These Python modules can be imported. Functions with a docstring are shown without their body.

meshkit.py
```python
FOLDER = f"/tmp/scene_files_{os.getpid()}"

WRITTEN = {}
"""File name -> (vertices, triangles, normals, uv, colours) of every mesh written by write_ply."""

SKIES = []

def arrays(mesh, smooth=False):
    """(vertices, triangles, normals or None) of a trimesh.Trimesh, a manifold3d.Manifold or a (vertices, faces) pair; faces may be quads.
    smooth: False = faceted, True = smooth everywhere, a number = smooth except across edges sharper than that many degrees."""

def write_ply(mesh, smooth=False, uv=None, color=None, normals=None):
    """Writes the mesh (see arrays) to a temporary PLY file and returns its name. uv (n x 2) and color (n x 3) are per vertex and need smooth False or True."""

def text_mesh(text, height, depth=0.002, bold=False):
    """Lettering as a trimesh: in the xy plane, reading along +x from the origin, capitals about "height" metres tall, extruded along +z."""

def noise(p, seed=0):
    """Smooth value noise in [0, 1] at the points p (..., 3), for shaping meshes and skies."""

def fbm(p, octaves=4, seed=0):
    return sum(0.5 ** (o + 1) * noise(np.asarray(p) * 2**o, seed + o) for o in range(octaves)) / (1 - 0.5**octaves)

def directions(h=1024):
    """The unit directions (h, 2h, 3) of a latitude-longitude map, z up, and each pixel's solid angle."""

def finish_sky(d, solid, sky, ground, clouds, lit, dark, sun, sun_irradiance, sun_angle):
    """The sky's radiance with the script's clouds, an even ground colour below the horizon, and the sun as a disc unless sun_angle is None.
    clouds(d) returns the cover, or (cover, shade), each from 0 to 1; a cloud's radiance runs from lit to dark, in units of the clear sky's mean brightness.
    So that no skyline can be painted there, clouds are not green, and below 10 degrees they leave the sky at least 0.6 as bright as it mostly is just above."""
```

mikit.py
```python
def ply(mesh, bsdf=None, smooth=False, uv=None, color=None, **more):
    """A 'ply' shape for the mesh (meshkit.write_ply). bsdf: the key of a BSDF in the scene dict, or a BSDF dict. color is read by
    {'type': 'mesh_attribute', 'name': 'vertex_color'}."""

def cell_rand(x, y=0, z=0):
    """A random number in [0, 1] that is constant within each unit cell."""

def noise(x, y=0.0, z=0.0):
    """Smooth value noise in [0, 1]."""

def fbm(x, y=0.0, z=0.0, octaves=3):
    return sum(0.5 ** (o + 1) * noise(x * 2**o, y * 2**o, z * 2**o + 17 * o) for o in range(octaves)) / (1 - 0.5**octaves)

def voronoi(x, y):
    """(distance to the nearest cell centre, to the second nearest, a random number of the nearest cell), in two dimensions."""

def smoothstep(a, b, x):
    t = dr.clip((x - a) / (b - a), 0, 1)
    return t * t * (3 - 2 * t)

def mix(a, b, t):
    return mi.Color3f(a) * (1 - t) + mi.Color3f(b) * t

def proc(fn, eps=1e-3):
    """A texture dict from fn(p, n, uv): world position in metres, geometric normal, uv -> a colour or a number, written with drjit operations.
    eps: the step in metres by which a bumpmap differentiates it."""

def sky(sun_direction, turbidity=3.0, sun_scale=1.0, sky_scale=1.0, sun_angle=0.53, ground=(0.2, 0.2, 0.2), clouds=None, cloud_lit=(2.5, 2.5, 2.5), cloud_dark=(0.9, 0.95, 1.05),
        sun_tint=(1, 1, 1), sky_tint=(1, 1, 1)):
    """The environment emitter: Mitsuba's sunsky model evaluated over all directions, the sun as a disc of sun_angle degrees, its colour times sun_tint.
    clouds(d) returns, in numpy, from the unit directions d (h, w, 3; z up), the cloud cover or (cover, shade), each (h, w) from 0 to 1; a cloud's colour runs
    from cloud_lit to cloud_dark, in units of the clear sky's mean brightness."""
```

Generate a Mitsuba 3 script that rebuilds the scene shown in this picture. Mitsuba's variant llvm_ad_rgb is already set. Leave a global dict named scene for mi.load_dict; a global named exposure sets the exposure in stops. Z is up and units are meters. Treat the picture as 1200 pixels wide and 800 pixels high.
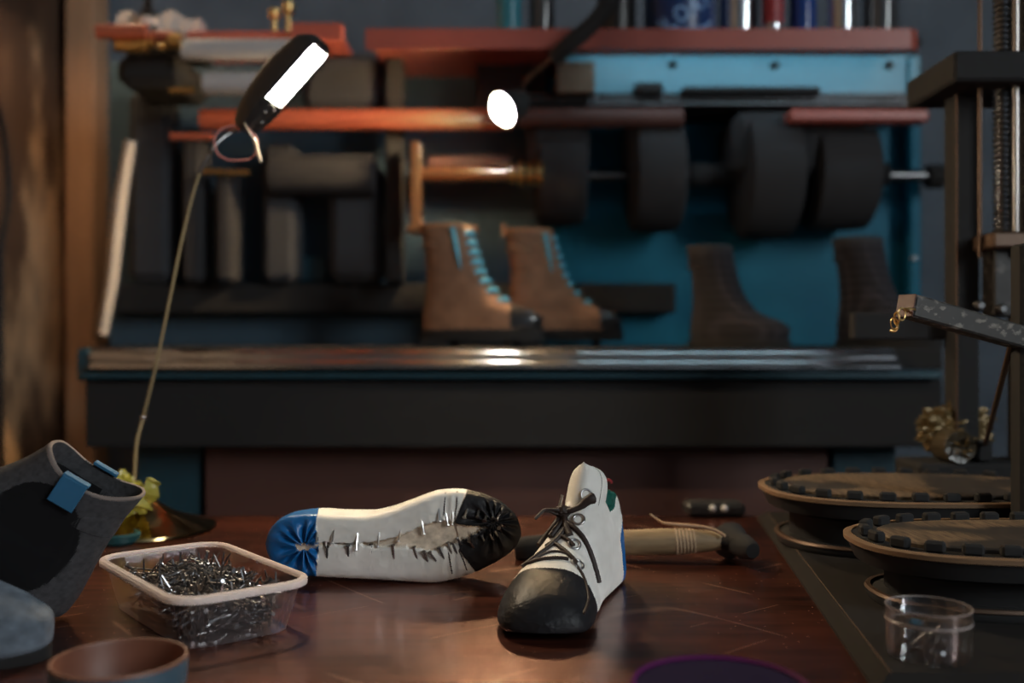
import math, random
import numpy as np, trimesh, drjit as dr, mitsuba as mi, mikit, meshkit
from scipy.interpolate import PchipInterpolator
from mikit import noise, fbm, voronoi, cell_rand, smoothstep, mix
T = mi.ScalarTransform4f
rng = np.random.default_rng(7)
random.seed(7)
scene, labels = {}, {}

# ------------------------------------------------------------------ camera, exposure, lights
F, TZ, CZ = 1167.0, 0.75, 1.004           # focal length in pixels, table top height, camera height
exposure = 0.0
scene['camera'] = {'type': 'thinlens', 'fov': 2 * math.degrees(math.atan(600 / F)), 'fov_axis': 'x',
                   'aperture_radius': 0.0068, 'focus_distance': 0.97, 'near_clip': 0.05,
                   'to_world': T().look_at(origin=[0, 0, CZ], target=[0, 1, CZ], up=[0, 0, 1])}
DESK_BULB = [560, 450, 310]               # radiance of the desk lamp's tubes (warm white)
SPOT_BULB = [700, 490, 265]               # radiance of the bench spot's bulb
UNSEEN_TUBE_LIGHT = [5.0, 9.0, 10.5]            # unseen cool tube behind the shelf lip, placed to light the fascia
UNSEEN_PENDANT_BULB = [190, 132, 78]              # unseen warm bulb above the frame, placed to light the machine's left end
UNSEEN_WINDOW_LIGHT = [15.5, 16.8, 17.2]                # daylight of an out-of-view right window, placed to light the shoes and cans

def W(x, y, Y):
    return np.array([(x - 600) / F * Y, Y, CZ - (y - 400) / F * Y])
def onz(x, y, z=TZ):                      # the point at height z seen at a pixel
    return W(x, y, (CZ - z) * F / (y - 400))

# ------------------------------------------------------------------ mesh helpers
def TM(v, f): return trimesh.Trimesh(np.asarray(v, float), np.asarray(f, int), process=False)
cat = lambda ms: trimesh.util.concatenate(ms)
def loft(rings, cap0=False, cap1=False, close=True):
    R = np.array(rings, float); m, n = R.shape[:2]
    i, j = np.meshgrid(np.arange(m - 1), np.arange(n if close else n - 1), indexing='ij')
    a, b = i * n + j, i * n + (j + 1) % n
    q = np.stack([a, b, b + n, a + n], -1).reshape(-1, 4)
    f = [q[:, [0, 1, 2]], q[:, [0, 2, 3]]]; v = [R.reshape(-1, 3)]; k = m * n
    for use, row, flip in ((cap0, 0, True), (cap1, m - 1, False)):
        if use:
            v.append(R[row]); v.append(R[row].mean(0, keepdims=True))
            t = np.stack([k + np.arange(n), k + (np.arange(n) + 1) % n, np.full(n, k + n)], 1)
            f.append(t[:, ::-1] if flip else t); k += n + 1
    return TM(np.vstack(v), np.vstack(f))
def circ(r, z, n=40, rx=1.0, ry=1.0, c=(0, 0)):
    a = np.arange(n) * 2 * np.pi / n
    return np.stack([c[0] + r * rx * np.cos(a), c[1] + r * ry * np.sin(a), np.full(n, z)], 1)
def lathe(prof, n=40, cap0=True, cap1=True):
    return loft([circ(max(r, 1e-5), z, n) for r, z in prof], cap0, cap1)
def frames(p, closed=False):
    p = np.asarray(p, float)
    t = np.roll(p, -1, 0) - np.roll(p, 1, 0) if closed else np.gradient(p, axis=0)
    t /= np.linalg.norm(t, axis=1, keepdims=True) + 1e-12
    a = np.cross(t[0], [0, 0, 1.0] if abs(t[0][2]) < .9 else [1.0, 0, 0]); A = []
    for k in range(len(p)):
        a = a - t[k] * (a @ t[k]); a = a / (np.linalg.norm(a) + 1e-12); A.append(a)
    A = np.array(A); return p, A, np.cross(t, A)
def tube(path, r, sides=8, closed=False, flat=1.0):
    p, A, B = frames(path, closed)
    r = np.broadcast_to(np.asarray(r, float), (len(p),))
    th = np.arange(sides) * 2 * np.pi / sides
    R = p[:, None] + r[:, None, None] * (np.cos(th)[None, :, None] * A[:, None] + flat * np.sin(th)[None, :, None] * B[:, None])
    return loft(np.vstack([R, R[:1]]) if closed else R, not closed, not closed)
def curve(pts, n=40):
    pts = np.asarray(pts, float)
    d = np.concatenate([[0], np.cumsum(np.linalg.norm(np.diff(pts, axis=0), axis=1))])
    return PchipInterpolator(d, pts)(np.linspace(0, d[-1], n))
def box(sx, sy, sz, c=(0, 0, 0), b=0.003):
    b = min(b, sx / 3, sy / 3, sz / 3); h = np.array([sx, sy, sz]) / 2; P = []
    for s in np.ndindex(2, 2, 2):
        s = np.array(s) * 2 - 1
        for k in range(3):
            d = np.full(3, b); d[k] = 0; P.append(s * (h - d))
    m = trimesh.convex.convex_hull(np.array(P)); m.apply_translation(c); return m
def box2(p, q, b=0.003):
    p, q = np.minimum(p, q), np.maximum(p, q)
    return box(*(q - p), c=(p + q) / 2, b=b)
def pbox(x0, y0, x1, y1, Y, depth, b=0.003):   # a box whose front face fills this rectangle at distance Y
    return box2(W(x0, y1, Y), W(x1, y0, Y) + np.array([0, depth, 0]), b)
def rot(m, ang, axis, at=(0, 0, 0)):
    m = m.copy(); m.apply_transform(trimesh.transformations.rotation_matrix(ang, axis, at)); return m
def mov(m, t):
    m = m.copy(); m.apply_translation(t); return m
def xcyl(x0, x1, y, Y, rpx, n=32, prof=None):  # a cylinder along X, given by pixels at distance Y
    a, b = W(x0, y, Y), W(x1, y, Y); r = rpx / F * Y; L = b[0] - a[0]
    m = lathe(prof(r, L) if prof else [(r * .93, 0), (r, r * .07), (r, L - r * .07), (r * .93, L)], n)
    return mov(rot(m, math.pi / 2, [0, 1, 0]), a)
def rrect(hx, hy, r, n=8):
    P = []
    for cx, cy, a0 in ((hx - r, hy - r, 0), (r - hx, hy - r, 90), (r - hx, r - hy, 180), (hx - r, r - hy, 270)):
        for k in range(n + 1):
            a = math.radians(a0 + 90 * k / n); P.append((cx + r * math.cos(a), cy + r * math.sin(a)))
    return np.array(P)
def cast(mesh, pts):                            # where the lines of sight through pixels meet a mesh (points, normals)
    V, f = mesh.vertices, mesh.faces
    a, e1, e2 = V[f[:, 0]], V[f[:, 1]] - V[f[:, 0]], V[f[:, 2]] - V[f[:, 0]]
    o = np.array([0, 0, CZ]); out, nor = [], []
    nn = np.cross(e1, e2); nn /= np.linalg.norm(nn, axis=1, keepdims=True) + 1e-15
    for x, y in pts:
        d = np.array([(x - 600) / F, 1, -(y - 400) / F]); h = np.cross(d, e2); det = (e1 * h).sum(1)
        det = np.where(np.abs(det) < 1e-14, 1e-14, det); s = o - a
        u = (s * h).sum(1) / det; q = np.cross(s, e1); v = (q @ d) / det; t = (e2 * q).sum(1) / det
        t = np.where((u >= -1e-6) & (v >= -1e-6) & (u + v <= 1 + 1e-6) & (t > 0), t, 1e9); k = t.argmin()
        if t[k] > 1e8:
            out.append(None); nor.append(None); continue
        n = nn[k] if nn[k] @ d < 0 else -nn[k]
        out.append(o + d * t[k]); nor.append(n)
    return out, nor
def over(mesh, pts, lift=0.001):                # a path laid on a mesh
    P, N = cast(mesh, pts)
    return [p + n * lift for p, n in zip(P, N) if p is not None]
def sub(mesh, keep):
    f = mesh.faces[keep]; u, inv = np.unique(f, return_inverse=True)
    return TM(mesh.vertices[u], inv.reshape(-1, 3))

used = {}
def name(k):
    n = used.get(k, -1) + 1; used[k] = n
    return k if n == 0 else f'{k}_{n:03d}'
def add(key, mesh, mat, smooth=35, parent=None, **more):
    k = name(f'{parent}__{key}' if parent else key)
    scene[k] = mikit.ply(mesh, mat, smooth=smooth, **more); return k
def lab(key, label=None, category=None, group=None, kind=None):
    labels[key] = {a: b for a, b in dict(label=label, category=category, group=group, kind=kind).items() if b}
    return key
def thing(key, label, category, group=None):
    return lab(name(key), label, category, group)
def struct(key, mesh, mat, label, smooth=35):
    k = add(key, mesh, mat, smooth); labels[k] = {'label': label, 'kind': 'structure'}; return k

# ------------------------------------------------------------------ materials
def pr(key, c, rough=.5, metal=0., spec=.5, **k):
    c = c if isinstance(c, dict) else {'type': 'rgb', 'value': list(c)}
    scene[key] = {'type': 'twosided', 'b': {'type': 'principled', 'base_color': c, 'roughness': rough, 'metallic': metal, 'specular': spec, **k}}
def pbump(key, c, rough, fn, scale, eps=5e-4, **k):
    c = c if isinstance(c, dict) else {'type': 'rgb', 'value': list(c)}
    scene[key] = {'type': 'twosided', 'b': {'type': 'bumpmap', 'arbitrary': mikit.proc(fn, eps), 'scale': scale,
                  'b': {'type': 'principled', 'base_color': c, 'roughness': rough, **k}}}
def table_col(p, n, uv):
    g = fbm(p.x * 14, p.y * 110, p.z * 60, 3); w = fbm(p.x * 11, p.y * 16, 3, 4)
    c = mix([.006, .0019, .0012], [.046, .0110, .0056], smoothstep(.2, .8, g * .35 + w * .65))
    d1, d2, r = voronoi(p.x * 110, p.y * 95)
    fleck = smoothstep(.13, .04, d1) * dr.select(r > .90, 1.0, 0.0) * smoothstep(.35, .6, noise(p.x * 9, p.y * 9, 4))
    a = p.x * .8 + p.y * .6; b = p.x * -.6 + p.y * .8
    s1 = smoothstep(.035, .0, dr.abs(noise(a * 22, b * 2.2) - .5)) * smoothstep(.62, .72, noise(p.x * 14, p.y * 14, 5))
    s2 = smoothstep(.03, .0, dr.abs(noise(b * 30 + 9, a * 2.6) - .5)) * smoothstep(.66, .74, noise(p.x * 17, p.y * 17, 9))
    return mix(c, [.24, .12, .075], dr.clip(fleck * .8 + (s1 + s2) * .35, 0, 1))
def table_rough(p, n, uv):
    return .185 + .07 * fbm(p.x * 45, p.y * 70, 1, 3)
scene['table_wood'] = {'type': 'twosided', 'b': {'type': 'principled', 'base_color': mikit.proc(table_col), 'roughness': mikit.proc(table_rough), 'specular': .9, 'spec_tint': .6, 'clearcoat': 1.0, 'clearcoat_gloss': .93}}
def plaster(p, n, uv):
    t = fbm(p.x * 5 + p.y * 7, p.z * 4, 2, 4)
    return mix([.12, .065, .04], [.60, .38, .22], smoothstep(.35, .68, t))
def plank_col(p, n, uv):
    t = fbm(p.x * 60, p.y * 60, p.z * 3, 3)
    return mix([.42, .22, .12], [.62, .36, .21], t)
def concrete(p, n, uv):
    t = fbm(p.x * 6, p.y * 6, p.z * 5, 4)
    return mix([.10, .125, .16], [.22, .26, .31], t)
pr('plaster', mikit.proc(plaster), .85); pr('plank', mikit.proc(plank_col), .65); pr('concrete', mikit.proc(concrete), .9)
pr('floor_dark', (.045, .038, .034), .8); pr('ceiling_paint', (.12, .11, .10), .9)
def leather_bump(p, n, uv): return fbm(p.x * 420, p.y * 420, p.z * 420, 3)
def leather_col(p, n, uv):
    t = fbm(p.x * 60, p.y * 60, p.z * 60, 4)
    return mix([.60, .585, .54], [.76, .745, .70], t)
pbump('white_leather', mikit.proc(leather_col), .55, leather_bump, .0004, specular=.4)
pbump('black_leather', (.014, .014, .016), .45, leather_bump, .0007, specular=.18)
pbump('blue_leather', (.006, .105, .31), .33, leather_bump, .0004, specular=.5)
def insole_col(p, n, uv):
    return mix([.34, .27, .20], [.78, .66, .52], fbm(p.x * 170, p.y * 170, p.z * 170, 3))
pr('insole', mikit.proc(insole_col), .8)
def felt_bump(p, n, uv): return fbm(p.x * 650, p.y * 650, p.z * 650, 2)
def felt_col(p, n, uv):
    return mix([.022, .022, .024], [.058, .058, .064], fbm(p.x * 240, p.y * 240, p.z * 240, 3))
def felt_col2(p, n, uv):
    return mix([.05, .062, .078], [.17, .205, .25], fbm(p.x * 110, p.y * 110, p.z * 110, 3))
pbump('felt', mikit.proc(felt_col), .95, felt_bump, .0012, sheen=.4); pbump('grey_felt', mikit.proc(felt_col2), .95, felt_bump, .0012, sheen=.4)
pr('gore_black', (.010, .010, .011), .9, spec=.05); pr('felt_edge', (.15, .125, .115), .9)
def suede_col(p, n, uv):
    return mix([.16, .078, .045], [.34, .185, .11], fbm(p.x * 40, p.y * 40, p.z * 40, 3))
pr('gloss_leather', (.014, .014, .016), .10, spec=1.0, clearcoat=1.0, clearcoat_gloss=.95); pr('suede', mikit.proc(suede_col), .8); pr('cuff', (.45, .20, .09), .6)
def plaid_col(p, n, uv):
    a, b = p.x * 60 + p.y * 60, p.z * 60
    s = smoothstep(.25, .15, dr.abs(a - dr.floor(a) - .5)) + smoothstep(.25, .15, dr.abs(b - dr.floor(b) - .5))
    return mix([.012, .0115, .014], [.040, .035, .044], s * .5)
pr('plaid', mikit.proc(plaid_col), .95)
def pad_col(p, n, uv):
    t = fbm(p.x * 18, p.y * 18, 4, 3); g = noise(p.x * 500, p.y * 60, 1)
    return mix([.018, .013, .010], mix([.050, .031, .017], [.135, .087, .046], g), smoothstep(.40, .55, fbm(p.x * 11 + 3.1, p.y * 11, 2, 3)))
pr('pad', mikit.proc(pad_col), .75)
pr('tan_edge', (.15, .088, .046), .85)
def teal_col(p, n, uv):
    t = fbm(p.x * 7, p.y * 5, p.z * 9, 4)
    return mix([.004, .105, .18], [.012, .19, .30], t)
pr('teal_paint', mikit.proc(teal_col), .5, spec=.2)
pr('shaded_teal', (.045, .082, .115), .6, spec=.2); pr('dark_teal', (.010, .050, .072), .5); pr('red_paint', (.36, .085, .062), .38); pr('dull_red', (.085, .035, .028), .6); pr('orange_paint', (.45, .105, .055), .45)
pr('plate_iron', (.020, .0185, .018), .8, spec=.05); pr('wheel_black', (.040, .040, .043), .85, spec=.08); pr('fascia_paint', (.10, .27, .35), .4); pr('lip_teal', (.009, .050, .072), .45); pr('black_metal', (.026, .0258, .0262), .8, spec=.1); pr('dark_iron', (.026, .0258, .0268), .8, spec=.1); pr('dark_plastic', (.022, .021, .021), .4)
pr('rough_iron', mikit.proc(lambda p, n, uv: mix([.014, .012, .011], [.060, .052, .046], smoothstep(.55, .8, fbm(p.x * 90, p.y * 90, p.z * 90, 4)))), .45, .3)
pr('scuffed_iron', mikit.proc(lambda p, n, uv: mix([.040, .038, .036], [.17, .155, .135], smoothstep(.55, .75, fbm(p.x * 120, p.y * 120, p.z * 160, 4)))), .55, .2)
pr('stem_olive', (.30, .24, .13), .4, .4); pr('pale_copper', (.55, .36, .22), .4, .3); pr('bright_stud', (.75, .72, .70), .3, .2)
pr('steel', (.60, .60, .60), .28, 1.); pr('dark_steel', (.18, .18, .185), .30, 1.); pr('nail_steel', (.26, .26, .27), .28, 1.)
pr('drum_metal', (.55, .56, .58), .4, .3); pr('rail_metal', (.72, .70, .70), .16, 1.); pr('guard_iron', (.050, .053, .060), .85, spec=.08); pr('grey_metal', (.40, .37, .35), .28, .85); pr('copper', (.62, .33, .17), .32, 1.); pr('brass', (.80, .55, .22), .25, 1.); pr('spun_brass', (.36, .25, .11), .13, 1.)
pr('brown_steel', (.10, .062, .042), .45, .6)
pr('pale_paint', (.50, .44, .38), .6); pr('paper', (.62, .55, .50), .85)
pr('lace', (.022, .012, .009), .6); pr('stitch', (.30, .28, .25), .8)
pr('cyan_cloth', (.14, .56, .74), .6); pr('blue_tab', (.016, .10, .20), .8); pr('green_plastic', (.010, .085, .065), .35)
pr('bottle_black', (.015, .014, .014), .3); pr('blue_tin', (.010, .035, .13), .3); pr('tin_print', (.20, .36, .62), .4); pr('blue_glass', (.006, .04, .20), .18)
pr('can_silver', (.55, .57, .60), .16, .95); pr('can_teal', (.03, .20, .26), .35); pr('can_dark', (.05, .052, .056), .12, spec=.9); pr('red_label', (.30, .03, .035), .4)
pr('cardboard', (.13, .085, .055), .85); pr('handle_wood', mikit.proc(lambda p, n, uv: mix([.16, .105, .055], [.34, .235, .125], fbm(p.x * 30, p.y * 160, p.z * 160, 3))), .55)
pr('twine', (.42, .30, .19), .8)
pr('bowl_grey', (.045, .085, .115), .5); pr('bowl_brown', (.15, .055, .032), .5)
pr('indigo', (.014, .010, .030), .95, spec=.05); pr('purple', (.085, .012, .07), .8, spec=.1); pr('teal_glass', (.008, .055, .06), .12, clearcoat=1.0)
def foil_bump(p, n, uv): return fbm(p.x * 130, p.y * 130, p.z * 130, 3)
pbump('yellow_tape', (.40, .36, .055), .3, foil_bump, .0025, specular=.7)
pbump('dark_wrap', (.050, .038, .022), .25, foil_bump, .0025, specular=.6); pbump('brown_wrap', (.17, .115, .048), .25, foil_bump, .0025, metallic=.4)
pr('pink_wire', (.50, .20, .17), .45); pr('clip_metal', (.75, .62, .45), .35, .6)
scene['rim_plastic'] = {'type': 'principledthin', 'base_color': {'type': 'rgb', 'value': [.90, .845, .825]}, 'roughness': .25, 'diff_trans': 1.1, 'eta': 1.5}
scene['clear_wall'] = {'type': 'blendbsdf', 'weight': .06, 'a': {'type': 'thindielectric', 'int_ior': 1.22}, 'b': {'type': 'twosided', 'b': {'type': 'diffuse', 'reflectance': {'type': 'rgb', 'value': [.5, .42, .42]}}}}
scene['cup_wall'] = {'type': 'blendbsdf', 'weight': .008, 'a': {'type': 'thindielectric', 'int_ior': 1.5}, 'b': {'type': 'twosided', 'b': {'type': 'diffuse', 'reflectance': {'type': 'rgb', 'value': [.45, .43, .45]}}}}
pr('cup_edge', (.26, .225, .215), .3)
pr('white_reflector', (.55, .52, .48), .5)
def lamp_e(c): return {'type': 'area', 'radiance': {'type': 'rgb', 'value': c}}

# ------------------------------------------------------------------ the room
XL, XR, YB, YF, ZC = -1.24, 2.60, 2.80, -1.9, 3.3
struct('floor', box2([XL, YF, -.05], [XR, YB, 0]), 'floor_dark', 'dark workshop floor under the tables')
struct('ceiling', box2([XL, YF, ZC], [XR, YB, ZC + .05]), 'ceiling_paint', 'dim workshop ceiling')
struct('wall_back', box2([XL, YB, 0], [XR, YB + .06, ZC]), 'concrete', 'dark blue grey wall behind the finishing machine')
struct('wall_left', box2([XL - .06, YF, 0], [XL, YB, ZC]), 'plaster', 'stained brown plaster wall at the left edge')
struct('wall_front', box2([XL, YF - .06, 0], [XR, YF, ZC]), 'concrete', 'wall behind the viewer')
wy0, wy1, wz0, wz1 = -1.82, -.62, 1.45, 3.10
struct('wall_right', cat([box2([XR, YF, 0], [XR + .06, wy0, ZC]), box2([XR, wy1, 0], [XR + .06, YB, ZC]), box2([XR, wy0, 0], [XR + .06, wy1, wz0]), box2([XR, wy0, wz1], [XR + .06, wy1, ZC])]), 'concrete', 'dark wall on the press side of the room with the unseen window')
wn = name('unseen_window_1'); labels[wn] = {'label': 'unseen window in the right wall lighting the shoes and cans', 'kind': 'structure'}  # out of view, placed to light the sole, the shoes and the cans
add('frame', cat([box2([XR - .01, wy0, z - .03], [XR + .04, wy1, z + .03]) for z in (wz0, (wz0 + wz1) / 2, wz1)] + [box2([XR - .01, y - .03, wz0], [XR + .04, y + .03, wz1]) for y in (wy0, (wy0 + wy1) / 2, wy1)]), 'pale_paint', parent=wn)
for iy in range(2):
    for iz in range(2):
        hy, hz = (wy1 - wy0) / 2, (wz1 - wz0) / 2
        p = np.array([XR + .03, wy0 + hy * iy, wz0 + hz * iz])
        add('pane', TM([p, p + [0, hy, 0], p + [0, hy, hz], p + [0, 0, hz]], [[0, 2, 1], [0, 3, 2]]), 'white_reflector', False, wn, emitter=lamp_e(UNSEEN_WINDOW_LIGHT))
# the post in the corner and the cable on the plaster
struct('trim_1', box2([W(75, 0, 2.68)[0], 2.68, 0], [W(110, 0, 2.68)[0], 2.78, ZC], .006), 'plank', 'pale wooden corner post beside the plaster wall')
cb = add('wall_cable', tube(curve([[XL + .008, y, z] for y, z in ((2.30, 1.95), (2.345, 1.74), (2.36, 1.62), (2.42, 1.5), (2.44, 1.36), (2.40, 1.22), (2.40, .9), (2.42, .4))]), .007), 'dark_plastic')
lab(cb, 'dark cable hanging down the brown plaster wall', 'cable')

# ------------------------------------------------------------------ work table
wt = thing('work_table', 'dark brown varnished work table with scratched glossy top', 'table')
TX0, TX1, TY0, TY1 = -1.12, 1.25, .42, 1.455
add('tabletop', box2([TX0, TY0, TZ - .035], [TX1, TY1, TZ], .004), 'table_wood', 30, wt)
for x in (TX0 + .08, TX1 - .08):
    for y in (TY0 + .07, TY1 - .07):
        add('leg', box2([x - .03, y - .03, 0], [x + .03, y + .03, TZ - .035]), 'dull_red', parent=wt)
add('apron', box2([TX0 + .05, TY1 - .06, TZ - .12], [TX1 - .05, TY1 - .04, TZ - .035]), 'dull_red', parent=wt)

# ------------------------------------------------------------------ finishing machine
bn = thing('machine_bench', 'long dark metal bench with twin front rails and a teal lip behind the work table', 'bench')
YM = 1.80
A = lambda k, m, mat, s=35: add(k, m, mat, s, bn)
BZ = W(0, 407, YM)[2]
A('bench_top', box2([W(95, 0, YM)[0], YM, BZ - .04], [W(1105, 0, YM)[0], 2.42, BZ]), 'black_metal')
def rail(x0, x1, ya, yb, Y0):            # a bevelled strip facing up and forward
    z0, z1 = W(0, yb, Y0)[2], W(0, ya, Y0)[2]; h = z1 - z0; dpt = h * 1.7
    P = [(Y0 + dpt * t - .0012 * math.sin(math.pi * t), z0 + h * t + .0007 * math.sin(math.pi * t)) for t in np.linspace(0, 1, 9)] + [(YM + .002, z1), (YM + .002, z0 - .004), (Y0, z0 - .004)]
    return loft([[(x, y, z) for y, z in P] for x in (W(x0, 0, Y0)[0], W(x1, 0, Y0)[0])], True, True)
A('front_rail', rail(104, 1050, 408.5, 417, YM - .022), 'rail_metal'); A('front_rail', rail(104, 1056, 420, 428.5, YM - .046), 'rail_metal')
A('front_lip', pbox(92, 435, 1104, 444, YM - .024, .04), 'lip_teal')
A('corner_plate', pbox(90, 408, 104, 446, YM - .012, .05), 'lip_teal')
A('hood_panel', box2(W(100, 524, YM), W(1104, 444, YM) + [0, .45, 0]), 'dark_iron')
A('cabinet', box2([W(240, 0, 1.88)[0], 1.88, .02], [W(970, 0, 1.88)[0], 2.36, W(0, 524, YM)[2]]), 'dull_red')
for x0, x1 in ((160, 236), (976, 1050)):
    A('leg', box2([W(x0, 0, 1.90)[0], 1.90, 0], [W(x1, 0, 1.90)[0], 2.30, W(0, 524, YM)[2]]), 'dark_teal')
fm = thing('finishing_machine', 'teal and red shoe finishing machine with brush wheels on a long shaft, on the bench', 'machine')
A = lambda k, m, mat, s=35: add(k, m, mat, s, fm)
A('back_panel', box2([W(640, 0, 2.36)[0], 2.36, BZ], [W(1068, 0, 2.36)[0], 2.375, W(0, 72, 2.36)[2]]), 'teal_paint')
A('shaded_panel', box2([W(128, 0, 2.36)[0], 2.36, BZ], [W(640, 0, 2.36)[0], 2.375, W(0, 72, 2.36)[2]]), 'shaded_teal')  # unlit left half of the teal panel, its shade put into the colour
A('fascia', box2(W(655, 110, 2.16), [W(1078, 0, 2.16)[0], 2.175, W(0, 57, 2.12)[2] - .002], .002), 'fascia_paint')
A('corner_post', pbox(1066, 128, 1080, 404, 2.30, .04, .006), 'teal_paint'); A('corner_post', pbox(1066, 64, 1080, 110, 2.145, .02, .006), 'fascia_paint')
A('post_knob', mov(trimesh.creation.icosphere(2, .012), W(1070, 303, 2.31)), 'steel')
for x, y in ((788, 76), (907, 77), (1041, 77)):
    A('bolt', mov(rot(lathe([(.008, 0), (.008, .01), (.005, .013)], 10), math.pi / 2, [1, 0, 0]), W(x, y, 2.16)), 'black_metal')
# upper shelf and rails
s0, s1 = W(428, 57, 2.02), W(1081, 33, 2.02)
sp = np.vstack([[s0[0], 2.36], [s0[0], 2.02], *[[s1[0] - .03 + .03 * math.sin(a), 2.05 - .03 * math.cos(a)] for a in np.linspace(0, math.pi / 2, 8)], [s1[0], 2.36]])
tsf = thing('tin_shelf', 'long red shelf with a rounded corner carrying the tins and bottles', 'shelf')
add('board', loft([np.c_[(sp - sp.mean(0)) * k + sp.mean(0), np.full(len(sp), z)] for k, z in ((.995, s1[2] - .010), (1, s1[2] - .008), (1, s1[2] - .002), (.995, s1[2]))], True, True), 'red_paint', 30, tsf)
lip_o = sp[1:-1]; lip_i = np.vstack([[sp[1] + [.0, .012]], [[s1[0] - .03 + .018 * math.sin(a), 2.05 - .018 * math.cos(a)] for a in np.linspace(0, math.pi / 2, 8)]])
lp_ = np.vstack([lip_o, lip_i[::-1]])
add('lip', loft([np.c_[lp_, np.full(len(lp_), z)] for z in (s0[2], s1[2] - .0095)], True, True), 'red_paint', 30, tsf)
SHZ = s1[2]
A('extraction_duct', pbox(600, 108, 1092, 125, 2.17, .16, .01), 'black_metal')
for y in (110, 116, 122): A('duct_rail', xcyl(688, 1090, y, 2.165, 2.4), 'dark_steel')
A('duct_cover', pbox(744, 96, 778, 109, 2.14, .02, .006), 'black_metal')
A('duct_cover', pbox(800, 101, 962, 109, 2.14, .02, .004), 'black_metal')
A('red_tube', xcyl(236, 600, 140, 2.15, 12.5), 'orange_paint'); A('shaded_tube', xcyl(600, 800, 138, 2.15, 11.5), 'dull_red'); A('red_rail', pbox(926, 127, 1090, 142, 2.10, .05, .006), 'red_paint')  # right stretch is the same red tube, its shade put into the colour
A('shelf_bracket', pbox(452, 57, 470, 330, 2.20, .08), 'black_metal'); A('shelf_bracket', pbox(560, 57, 640, 128, 2.25, .08), 'black_metal')
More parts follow.
